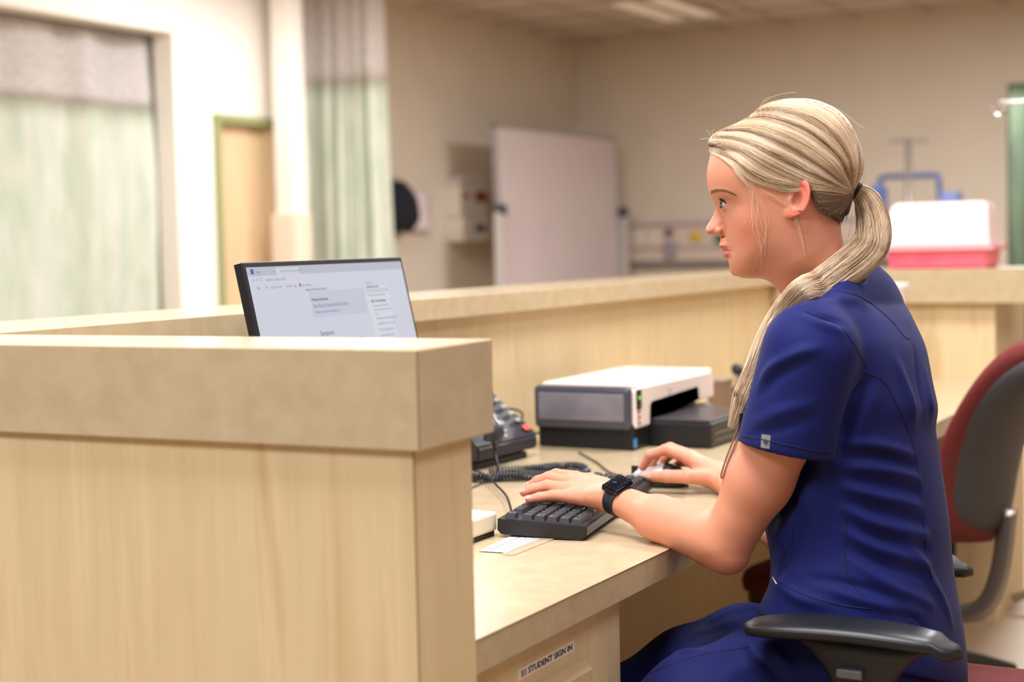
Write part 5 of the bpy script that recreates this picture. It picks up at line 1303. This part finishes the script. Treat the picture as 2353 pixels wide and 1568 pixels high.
FOLDS = [([(1935, 1018), (2010, 1022), (2095, 1046)], .0055, .0070), ([(1950, 1048), (2020, 1052), (2098, 1070)], -.0045, .0070),
         ([(1940, 1072), (2020, 1078), (2108, 1100)], .0055, .0075), ([(1945, 1100), (2020, 1112), (2112, 1134)], -.0045, .0070),
         ([(1940, 1118), (2010, 1138), (2112, 1165)], .0060, .0075), ([(1940, 1148), (2020, 1176), (2120, 1200)], -.0045, .0075),
         ([(1945, 1170), (2020, 1205), (2130, 1232)], .0060, .0080), ([(1950, 1205), (2030, 1240), (2134, 1262)], -.0045, .0075),
         ([(1945, 1222), (2020, 1262), (2130, 1300)], .0055, .0080), ([(1950, 1262), (2030, 1300), (2140, 1335)], -.0045, .0080),
         ([(1960, 1290), (2040, 1345), (2140, 1390)], .0050, .0085), ([(1900, 1350), (2000, 1385), (2110, 1410)], .0045, .0080), ([(1860, 1330), (1950, 1345), (2040, 1372)], -.004, .008),
         ([(1748, 882), (1775, 845), (1835, 812), (1880, 802)], .0050, .0075), ([(1752, 905), (1790, 860), (1850, 832)], -.0040, .0080),
         ([(1735, 975), (1790, 948), (1870, 925)], .0030, .0085), ([(1730, 1000), (1800, 985), (1870, 960)], -.0025, .008),
         ([(1990, 880), (1962, 925), (1945, 985), (1930, 1045)], -.0110, .0085), ([(2010, 900), (1990, 950), (1972, 1010)], .0040, .0090),
         ([(1850, 712), (1880, 728), (1930, 744)], -.0045, .0060), ([(1840, 726), (1890, 745), (1935, 765)], .0040, .0080), ([(1870, 700), (1930, 690), (1990, 700)], .0035, .0100),
         ([(2060, 830), (2085, 900), (2100, 980)], .0040, .0110), ([(2125, 850), (2135, 920), (2142, 960)], .0040, .0090), ([(2100, 800), (2112, 880), (2120, 950)], -.0035, .0090),
         ([(1820, 1120), (1835, 1190), (1815, 1270), (1795, 1320)], -.0035, .0080), ([(1850, 1100), (1870, 1190), (1860, 1280)], .0030, .0120), ([(1780, 1330), (1830, 1372), (1900, 1392)], .0050, .0090),
         ([(2080, 1230), (2120, 1300), (2160, 1370), (2185, 1430)], .0045, .0100), ([(2060, 1400), (2110, 1440), (2150, 1500)], -.0040, .0100)]
PS = folds(PS, QS, FOLDS)
scrub = np_mesh('scrub_top', PS, QS, NAVY, woman, relax=0)
bvs = make_bvh(PS, QS)
THREAD = mat('seam_thread', (13, 17, 52), .8)
def seam(pts, r=.0008, m=THREAD, bv=bvs, par=scrub, nm='seam'):
    c = cast(bv, [tuple(q) for q in catmull(pts, 40)], .0001)
    if len(c) > 2: bm = bmesh.new(); add_tube(bm, c, r, 6); o = finish(nm, bm, m, par, True); Wl(o)
seam([(1846, 714), (1896, 733), (1933, 751), (1970, 804), (1990, 847)])
seam([(1990, 856), (2031, 878), (2062, 933), (2093, 1007), (2112, 1094), (2121, 1193), (2136, 1310), (2160, 1365)])
seam([(1920, 668), (1982, 685), (2044, 733), (2080, 776), (2092, 768), (2086, 720)])
seam([(1797, 1174), (1822, 1230), (1799, 1285), (1787, 1325)]); seam([(1945, 1186), (1945, 1310), (1985, 1375)])
seam([(1704, 1002), (1760, 1012), (1840, 1030), (1908, 1042)]); seam([(1735, 1296), (1790, 1336), (1850, 1368), (1935, 1392), (2000, 1400)], .0009)
# small sleeve tag with round emblem
tc_ = cast(bvs, [(1750, 998), (1771, 1001), (1768, 1032), (1748, 1029)], .0012)
if len(tc_) == 4:
    bm = bmesh.new(); vv = [bm.verts.new(p) for p in tc_]; f_ = bm.faces.new(vv); bmesh.ops.solidify(bm, geom=[f_], thickness=.0008); tg = finish('sleeve_tag', bm, mat('tag_grey', (176, 172, 176), .5), scrub); Wl(tg)
    tm = Vector(sum(np.array(p) for p in tc_)/4); bm = bmesh.new()
    ea = (Vector(tc_[1])-Vector(tc_[0])).normalized(); eb_ = (Vector(tc_[3])-Vector(tc_[0])).normalized()
    add_tube(bm, [tm+ea*.0042*math.cos(a)+eb_*.0042*math.sin(a)-FW*.0012 for a in np.linspace(0, 2*PI, 20)], .0004, 5); em = finish('emblem', bm, mat('tag_ink', (128, 126, 134), .5), tg, True); Wl(em)
    bm = bmesh.new(); add_tube(bm, [tm+ea*.0022*math.cos(a)+eb_*.0022*math.sin(a)-FW*.0012 for a in np.linspace(0, 2*PI, 7)], .00035, 5); em = finish('emblem', bm, MATS['tag_ink'], tg, True); Wl(em)
zc_ = cast(bvs, [(1776, 1328), (1784, 1342)], .001)
if len(zc_) == 2: bm = bmesh.new(); add_tube(bm, zc_, .0011, 8); Wl(finish('pocket_tab', bm, mat('tab_white', (220, 216, 214), .5), scrub, True))
# trousers
def A3z(u, v, z): return np.array(at(u, v, z=z))
kneeN, kneeF = A3(1470, 1728, 2.05), A3(1420, 1655, 2.22)
legsN = [A3(1985, 1560, 2.09), A3(1770, 1572, 2.09), A3(1600, 1632, 2.05), kneeN]; legsF = [A3(1985, 1540, 2.25), A3(1720, 1520, 2.23), A3(1590, 1562, 2.21), kneeF]
ankN = np.array([kneeN[0]-.02, kneeN[1]+.03, .11]); ankF = np.array([kneeF[0]-.02, kneeF[1]+.03, .11])
def pants(p):
    u, v, d = uvd(p); t = np.maximum(torso(p, -.010), (1392-v)*2.1/CF)
    for L_ in (legsN, legsF):
        for a, b, ra, rb in zip(L_, L_[1:], (.088, .080, .074), (.080, .074, .066)): t = smin(t, cone(p, a, b, ra, rb), .02)
    for k, a in ((kneeN, ankN), (kneeF, ankF)): t = smin(t, cone(p, k, a, .064, .058), .03)
    return np.maximum(t, .075-p[:, 2])
lo, hi = bbox(legsN+legsF+[ankN, ankF, A3(2222, 1600, 2.0), A3(2222, 1600, 2.3), A3(1800, 1400, 2.1)], .10); lo[2] = .06
PP_, QP = eval_field(pants, lo, hi, .0045); PP_ = relax(PP_, QP, 3)
if (normals(PP_, QP)*(PP_-PP_.mean(0))).sum(1).mean() < 0: QP = QP[:, ::-1]
PP_ = folds(PP_, QP, [([(1500, 1530), (1600, 1500), (1720, 1480)], .004, .010), ([(1700, 1452), (1740, 1500), (1790, 1556)], -.006, .009), ([(1735, 1440), (1780, 1500), (1830, 1556)], .005, .009), ([(1610, 1440), (1680, 1412), (1720, 1408)], -.004, .008),
                      ([(1640, 1425), (1700, 1402), (1740, 1400)], .005, .008), ([(1560, 1490), (1640, 1450), (1700, 1440)], -.004, .010), ([(1660, 1560), (1720, 1530), (1780, 1530)], .003, .012)])
tro = np_mesh('trousers', PP_, QP, NAVYD, woman)
bvp = make_bvh(PP_, QP)
seam([(1500, 1545), (1600, 1508), (1720, 1488)], .0008, THREAD, bvp, tro)
SHOE = mat('shoe_white', (214, 210, 206), .5)
for an in (ankN, ankF):
    def shoe(p, an=an):
        d = cone(p, an+np.array([.02, 0, -.055]), an+np.array([-.15, 0, -.072]), .042, .034, (0, 0, 1), 1.05); d = smin(d, cone(p, an+np.array([.01, 0, -.05]), an+np.array([0, 0, -.01]), .044, .048), .03)
        return np.maximum(d, -p[:, 2])
    Pq, Qq = eval_field(shoe, an+np.array([-.21, -.07, -.12]), an+np.array([.09, .07, .06]), .006); np_mesh('shoe', Pq, Qq[:, ::-1], SHOE, woman, relax=1)
# ---------------------------------------------------------------- hair
HO = closed_spline([(1623, 342), (1624, 326), (1634, 310), (1656, 297), (1690, 283), (1720, 266), (1742, 248), (1768, 236), (1800, 230), (1832, 229), (1866, 232), (1900, 244), (1930, 263), (1950, 286), (1964, 312), (1976, 342), (1982, 372), (1981, 398), (1972, 420), (1964, 440), (1957, 470), (1948, 500), (1940, 528), (1915, 545), (1800, 520), (1700, 440), (1640, 372)], 160)
HR = [(1590, 347), (1628, 347), (1650, 357), (1671, 369), (1693, 388), (1722, 412), (1754, 430), (1792, 440), (1815, 436), (1836, 430), (1856, 437), (1868, 470), (1880, 487), (1900, 499), (1920, 507), (1934, 503), (1946, 494), (2030, 480), (2030, 200), (1590, 200)]
def hair_w(U_, V_):
    w0 = np.sqrt(np.maximum(head_q(U_, V_)[0], 0)); M = poly_sd(U_, V_, HR); th = 2+7*sstep(M, 0, 16)
    qo = Qround(poly_sd(U_, V_, HO), 128, 116); wo = np.sqrt(np.maximum(qo, 0))
    a, b = w0+th, wo; h_ = np.clip(.5+.5*(a-b)/8, 0, 1); w = a*h_+b*(1-h_)+8*h_*(1-h_)*.5
    w = np.where(qo > 0, np.where(M > 16, w, np.minimum(w, w0+th+np.where(w0 < 30, 9, 1.5))), -1)
    return w, M
gu2 = np.arange(1606, 2002, 2.5); gv2 = np.arange(216, 552, 2.5); U2, V2 = np.meshgrid(gu2, gv2, indexing='ij'); hwid, Mh = hair_w(U2, V2)
gy2 = np.arange(-135, 136, 2.5); q_ = np.where(hwid > 0, hwid**2, 0)
# outside the outline use the signed distance for a clean edge
sdo = poly_sd(U2, V2, HO); q_ = np.where(sdo > 0, q_, sdo*190)
gg = np.gradient(q_, 2.5); g2_ = np.sqrt(gg[0]**2+gg[1]**2)
Fh = (gy2[None, None]**2-q_[:, :, None])/np.sqrt(4*gy2[None, None]**2+g2_[:, :, None]**2+60)
Fh = smax(Fh, -Mh[:, :, None]+0*Fh, 3.0)
Pc, Qc = surface_nets(Fh, (gu2[0], gv2[0], gy2[0]), 2.5)
PAL = [s2l(c) for c in ((212, 184, 150), (232, 210, 182), (186, 156, 122), (148, 118, 90), (108, 86, 68), (222, 192, 156), (202, 170, 134))]
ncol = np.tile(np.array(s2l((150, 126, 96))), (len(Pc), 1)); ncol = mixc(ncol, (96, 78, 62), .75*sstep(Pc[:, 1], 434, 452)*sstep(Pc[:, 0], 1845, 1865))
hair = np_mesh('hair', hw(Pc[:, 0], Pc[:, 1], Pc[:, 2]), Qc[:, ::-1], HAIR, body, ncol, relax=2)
class Strands:
    def __init__(s): s.V, s.F, s.C = [], [], []
    def add(s, P, r, col):
        """P world points (n,3), r (n,) radii"""
        n = len(P); T = np.gradient(P, axis=0); T /= np.linalg.norm(T, axis=1)[:, None]+1e-12
        a = np.cross(T, (0.3, 0.2, 1.)); a /= np.linalg.norm(a, axis=1)[:, None]+1e-12; b = np.cross(T, a); base = len(s.V)*0+sum(len(x) for x in s.V)
        ring = np.stack([P+r[:, None]*(a*math.cos(t)+b*math.sin(t)) for t in (0, 2.094, 4.189)], 1).reshape(-1, 3); s.V.append(ring); s.C.append(np.tile(col, (3*n, 1)))
        i = np.arange(n-1)[:, None]*3; q = [np.hstack([i+k, i+(k+1) % 3, i+3+(k+1) % 3, i+3+k]) for k in range(3)]; s.F.append(np.vstack(q)+s.base); s.base += 3*n
    base = 0
    def build(s, name, parent):
        o = np_mesh(name, np.vstack(s.V), np.vstack(s.F), HAIR, parent, np.vstack(s.C)); o['kind'] = 'stuff'; return o
def streak(g, t, rr):
    """colour of a strand by its place: broad light and dark locks"""
    k = .5+.5*math.sin(g*5.3+1.2*math.sin(g*2.1)+.6)+.35*math.sin(g*17+2)+rr.gauss(0, .25)
    if k > .95: c = PAL[1]
    elif k > .6: c = PAL[0]
    elif k > .3: c = PAL[5] if rr.random() < .5 else PAL[6]
    elif k > .02: c = PAL[2]
    elif k > -.25: c = PAL[3]
    else: c = PAL[4]
    j = rr.uniform(.80, 1.04); return np.array(c)*j
GUIDE = [[(1630, 351), (1672, 371), (1730, 417), (1802, 437), (1872, 434), (1950, 444)],
         [(1625, 345), (1680, 361), (1745, 405), (1820, 426), (1885, 431), (1950, 442)],
         [(1625, 333), (1690, 345), (1765, 392), (1845, 424), (1905, 434), (1951, 440)],
         [(1632, 318), (1700, 328), (1785, 368), (1865, 408), (1915, 428), (1952, 438)],
         [(1648, 303), (1715, 308), (1805, 345), (1885, 392), (1925, 420), (1953, 437)],
         [(1680, 287), (1745, 290), (1835, 325), (1905, 375), (1936, 412), (1954, 435)],
         [(1715, 268), (1775, 268), (1860, 298), (1925, 355), (1948, 402), (1956, 434)],
         [(1742, 249), (1805, 246), (1885, 272), (1943, 332), (1960, 390), (1958, 432)],
         [(1768, 238), (1835, 234), (1910, 256), (1958, 318), (1972, 380), (1961, 430)],
         [(1795, 231), (1862, 232), (1928, 264), (1970, 330), (1980, 385), (1964, 430)]]
GA = np.array(GUIDE, float)
hwU = lambda a: a
def w_lookup(u, v):
    fi = np.clip((u-gu2[0])/2.5, 0, len(gu2)-1.001); fj = np.clip((v-gv2[0])/2.5, 0, len(gv2)-1.001); i, j = fi.astype(int), fj.astype(int); a, b = fi-i, fj-j
    H_ = np.maximum(hwid, 0); return H_[i, j]*(1-a)*(1-b)+H_[i+1, j]*a*(1-b)+H_[i, j+1]*(1-a)*b+H_[i+1, j+1]*a*b
rh = random.Random(21)
cen = np.array((1815, 380.))
for sgn, cnt in ((1, 3600), (-1, 1300)):
    st = Strands()
    for n in range(cnt):
        g = rh.random()**.9*(len(GUIDE)-1.001); i = int(g); f = g-i; ctrl = GA[i]*(1-f)+GA[i+1]*f
        ctrl = ctrl+np.array([[rh.gauss(0, 2.2), rh.gauss(0, 2.2)] for _ in range(6)])*np.array([1, 1, 1, 1, .9, .5])[:, None]
        t0 = rh.random()**2*.35 if rh.random() < .45 else 0; t1 = 1 if rh.random() < .8 else rh.uniform(.6, 1)
        L_ = catmull(ctrl, 26); k0, k1 = int(t0*25), max(int(t1*25), int(t0*25)+6); L_ = L_[k0:min(k1, 25)+1]
        if len(L_) < 4: continue
        inw = (L_-cen); ins = poly_sd(L_[:, 0], L_[:, 1], HO); L_ = np.where(ins[:, None] < 1.5, L_-inw/np.linalg.norm(inw, axis=1)[:, None]*(1.5-ins)[:, None], L_)
        lift = rh.uniform(-.3, 1.6)+.9*math.sin(g*9.0)+.5*math.sin(g*23); w = w_lookup(L_[:, 0], L_[:, 1])+lift
        r = np.full(len(L_), rh.uniform(.00028, .00052)); r[0] *= .3; r[-1] *= .4; r[-2] *= .8
        st.add(hw(L_[:, 0], L_[:, 1], sgn*w), r, streak(g, 0, rh))
    # nape hair swept up to the tie
    for n in range(1100 if sgn == 1 else 300):
        f = rh.random(); s0 = np.array((1860+66*f, 446+68*f**.75)) + np.array((abs(rh.gauss(0, 9)), rh.gauss(0, 4)-rh.random()*20*f)); e0 = np.array((1950+rh.uniform(-3, 5), 447+rh.uniform(-3, 4)))
        m_ = (s0+e0)/2+np.array((4*(1-f), 5)); L_ = catmull([s0, m_, e0], 12); w = np.maximum(w_lookup(L_[:, 0], L_[:, 1]), w_lookup(L_[:, 0], L_[:, 1]-6)-1)+rh.uniform(.8, 3.0)
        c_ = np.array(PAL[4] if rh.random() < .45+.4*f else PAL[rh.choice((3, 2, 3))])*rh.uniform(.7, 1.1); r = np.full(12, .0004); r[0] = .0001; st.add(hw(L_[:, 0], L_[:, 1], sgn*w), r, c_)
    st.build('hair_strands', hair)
# tie
tq_ = hw(1964, 437, 0); ax_ = hw(1985, 447, 2)-hw(1950, 428, -2); ax_ /= np.linalg.norm(ax_)
a_ = np.cross(ax_, HRN); a_ /= np.linalg.norm(a_); b_ = np.cross(ax_, a_); bm = bmesh.new()
for o_ in (-.0035, 0, .0035): add_tube(bm, [tuple(tq_+ax_*o_+.0098*(a_*math.cos(t)+b_*math.sin(t))) for t in np.linspace(0, 2*PI, 30)], .0026, 8)
Wl(finish('hair_tie', bm, mat('tie_black', (14, 15, 20), .6), hair, True))
# ponytail
def Hd(u, v, yy): return hw(u, v, yy)
tail = [hw(1950, 430, 0), hw(1966, 438, 0), hw(1992, 462, 2), hw(2006, 510, 10), hw(2000, 560, 30), hw(1955, 604, 66), hw(1890, 648, 98), A3(1850, 668, 2.045), A3(1818, 697, 2.06), A3(1790, 732, 2.07), A3(1766, 775, 2.07), A3(1738, 845, 2.062), A3(1708, 912, 2.06), A3(1684, 985, 2.06)]
tw_ = [.009, .0095, .0175, .0215, .0240, .0240, .0215, .0185, .0165, .0155, .0150, .0145, .0135, .0075]
TC = catmull(tail, 60); TWd = np.interp(np.linspace(0, 1, 60), np.linspace(0, 1, len(tw_)), tw_)
TT = np.gradient(TC, axis=0); TT /= np.linalg.norm(TT, axis=1)[:, None]; TB = np.cross(TT, HRN); TB /= np.linalg.norm(TB, axis=1)[:, None]; TN = np.cross(TT, TB)
bm = bmesh.new(); rings = [[tuple(TC[i]+TWd[i]*.86*(TB[i]*math.cos(a)+.62*TN[i]*math.sin(a))) for a in np.linspace(0, 2*PI, 20, endpoint=False)] for i in range(0, 58, 2)]
add_rings(bm, rings); core_m = mat('hair_core', (140, 116, 86), .5); Wl(finish('ponytail', bm, core_m, hair, True))
st = Strands()
for n in range(2300):
    a = rh.uniform(0, 2*PI); rr_ = math.sqrt(rh.random())*.34+.70; ln = 60 if rh.random() < .25 else int(rh.uniform(46, 60)); i0 = 0 if rh.random() < .7 else int(rh.uniform(0, 20)); tw1 = rh.uniform(-.6, .6); idx_ = np.arange(i0, ln)
    aa = a+tw1*idx_/60+.10*np.sin(idx_*.22+n); sc_ = rr_*(1+.05*np.sin(idx_*.3+n*1.7)); P = TC[idx_]+(TWd[idx_]*sc_)[:, None]*(TB[idx_]*np.cos(aa)[:, None]+.66*TN[idx_]*np.sin(aa)[:, None])
    r = np.full(len(idx_), rh.uniform(.0003, .00055)); r[-4:] *= np.array([.8, .6, .4, .15]); st.add(P, r, streak(4+a*1.1, 0, rh)*(1.08 if math.cos(a) > 0 else 1))
st.build('ponytail_strands', hair)
# loose wisps
st = Strands()
def wisp(pts, n, yoff, r=.00022, sp=3):
    for _ in range(n):
        q = catmull([(u+rh.gauss(0, sp), v+rh.gauss(0, sp)) for u, v in pts], 22); w = w_lookup(q[:, 0], q[:, 1]); w0 = np.sqrt(np.maximum(head_q(q[:, 0][None], q[:, 1][None])[0][0], 0)); ww = np.where(w > 0, np.maximum(w0, 1), w0)+yoff+rh.uniform(0, 2)
        rad = np.full(22, r); rad[-5:] *= np.linspace(.9, .2, 5); st.add(hw(q[:, 0], q[:, 1], ww), rad, np.array(PAL[rh.choice((1, 1, 5))])*1.1)
wisp([(1718, 418), (1724, 450), (1726, 490), (1716, 520)], 5, 2, .00016, 5); wisp([(1722, 424), (1738, 470), (1746, 520), (1758, 560), (1752, 610)], 7, 2.5, .00016, 6)
wisp([(1735, 432), (1758, 490), (1764, 540), (1746, 600)], 5, 2.5, .00016, 6); wisp([(1810, 455), (1830, 500), (1842, 535), (1852, 585)], 7, 4, .00018, 2.5)
wisp([(1752, 440), (1790, 462), (1815, 474), (1835, 482)], 6, 3, .00016, 5); wisp([(1640, 352), (1680, 378), (1700, 402), (1722, 428)], 16, 3, .0003, 2.5)
for pts in ([(1745, 246), (1765, 228), (1795, 218), (1826, 215)], [(1628, 330), (1622, 318), (1606, 321)], [(1632, 316), (1624, 304), (1620, 300)], [(1636, 312), (1632, 302), (1637, 298)], [(1905, 246), (1935, 262), (1968, 290), (1981, 296)], [(1975, 345), (1985, 385), (1986, 410), (1970, 436)], [(1978, 380), (1984, 404), (1976, 422)], [(1740, 250), (1752, 232), (1768, 224)], [(1975, 445), (2010, 470), (2022, 478)], [(1960, 470), (1956, 520), (1946, 560)]):
    q = catmull([(u, v) for u, v in pts], 16); st.add(hw(q[:, 0], q[:, 1], 3.0+0*q[:, 0]), np.full(16, .0002), np.array(PAL[1]))
st.build('loose_strands', hair)
# ---------------------------------------------------------------- watch
fa = elbowL-wristL; fa /= np.linalg.norm(fa)
wc = wristL+fa*.0135; nrm_ = upn*.85-FWN*.62; nrm_ -= fa*(nrm_ @ fa); nrm_ /= np.linalg.norm(nrm_); sd = np.cross(nrm_, fa); sd = sd if sd @ FWN > 0 else -sd
wch = empty('wrist_watch', Vector(wc+nrm_*.025), 'black smartwatch with rubber strap on the woman\'s left wrist', 'watch')
bm = bmesh.new(); rings = []
upp = upn-fa*(upn @ fa); upp /= np.linalg.norm(upp); lat = np.cross(fa, upp)
for t in np.linspace(0, 2*PI, 48, endpoint=False):
    dirn = upp*math.sin(t)+lat*math.cos(t); rad = .0245/math.sqrt((math.sin(t)*1.13)**2+math.cos(t)**2)+.0006; top = max(0, dirn @ nrm_); hw_ = .0118-.0016*(1-top)
    c = wc+dirn*rad; rings.append([tuple(c+fa*x+dirn*z) for x, z in ((-hw_, 0), (-hw_, .0018), (-hw_+.001, .0026), (hw_-.001, .0026), (hw_, .0018), (hw_, 0))])
vr = [[bm.verts.new(p) for p in r] for r in rings]
for a, b in zip(vr, vr[1:]+vr[:1]):
    for i in range(6): bm.faces.new((a[i], a[(i+1) % 6], b[(i+1) % 6], b[i]))
Wl(finish('strap', bm, mat('watch_rubber', (26, 28, 34), .5), wch, True))
rw = .0245/math.sqrt(((nrm_ @ upp)*1.13)**2+(nrm_ @ lat)**2)
WM = basis(wc+nrm_*(rw+.0045), sd, -fa, nrm_)
Wl(box('case', (-.0195, .0195), (-.0165, .0165), (-.0050, .0040), mat('watch_case', (44, 44, 48), .18, metal=.8), wch, .0045, 4, WM, True))
Wl(box('glass', (-.0175, .0175), (-.0146, .0146), (.0034, .0046), mat('watch_glass', (8, 8, 12), .30, spec=.12), wch, .0012, 3, WM, True))
BLU = mat('watch_blue', (8, 8, 12), .3, emit=(90, 120, 230), estr=.9)
bm = bmesh.new()
for k in range(12):
    a = k*PI/6; s = 1/max(abs(math.cos(a))/.0150, abs(math.sin(a))/.0122); x, y = s*math.cos(a), s*math.sin(a)
    add_box(bm, (-.0010, .0010), (-.0003, .0003), (.0047, .00485), 0, 2, WM @ Matrix.Translation((x*.9, y*.9, 0)) @ Matrix.Rotation(a, 4, 'Z'))
for a, l in ((2.1, .0065), (1.75, .0052)): add_box(bm, (0, l), (-.0005, .0005), (.0047, .0049), 0, 2, WM @ Matrix.Rotation(a, 4, 'Z'))
Wl(finish('dial_marks', bm, BLU, wch))
bm = bmesh.new(); add_lathe(bm, [(.0028, 0), (.0032, .0006), (.0030, .0018), (.001, .0022)], 18, WM @ Matrix.Translation((.004, .0163, 0)) @ Matrix.Rotation(-PI/2, 4, 'X')); Wl(finish('crown', bm, MATS['watch_case'], wch, True))
# ---------------------------------------------------------------- lanyard loop hanging on the chest
ld = 2.05
ly = empty('lanyard', at(1690, 1000, d=ld), 'narrow black lanyard with shiny rose-gold edging hanging in front of the chest', 'lanyard')
RG = mat('rose_gold', (206, 150, 128), .22, metal=.9)
for off, m_, rr2 in (((0, 0), RG, .0013), ((9, 6), STEEL, .0011)):
    o_ = tube('edging', [tuple(at(u+off[0], v+off[1], d=ld)) for u, v in ((1704, 962), (1694, 990), (1680, 1025), (1666, 1062), (1658, 1088), (1657, 1098), (1661, 1097), (1669, 1072), (1684, 1034), (1698, 1000), (1708, 972))], rr2, m_, ly, n=50); Wl(o_)
bm = bmesh.new(); add_prism(bm, [(-.004, -.012), (.004, -.012), (.005, .02), (-.002, .02)], -.001, .001, 'z', basis(at(1703, 985, d=ld-.004), RT, UP, -FW)); Wl(finish('clip', bm, BLACK, ly))
o_ = tube('cord', [tuple(at(1704, 968, d=ld)), tuple(at(1722, 900, d=2.06)), tuple(at(1770, 780, d=2.08)), tuple(hw(1840, 700, 30)), tuple(hw(1930, 650, 40))], .0016, BLACK, ly, n=30); Wl(o_)
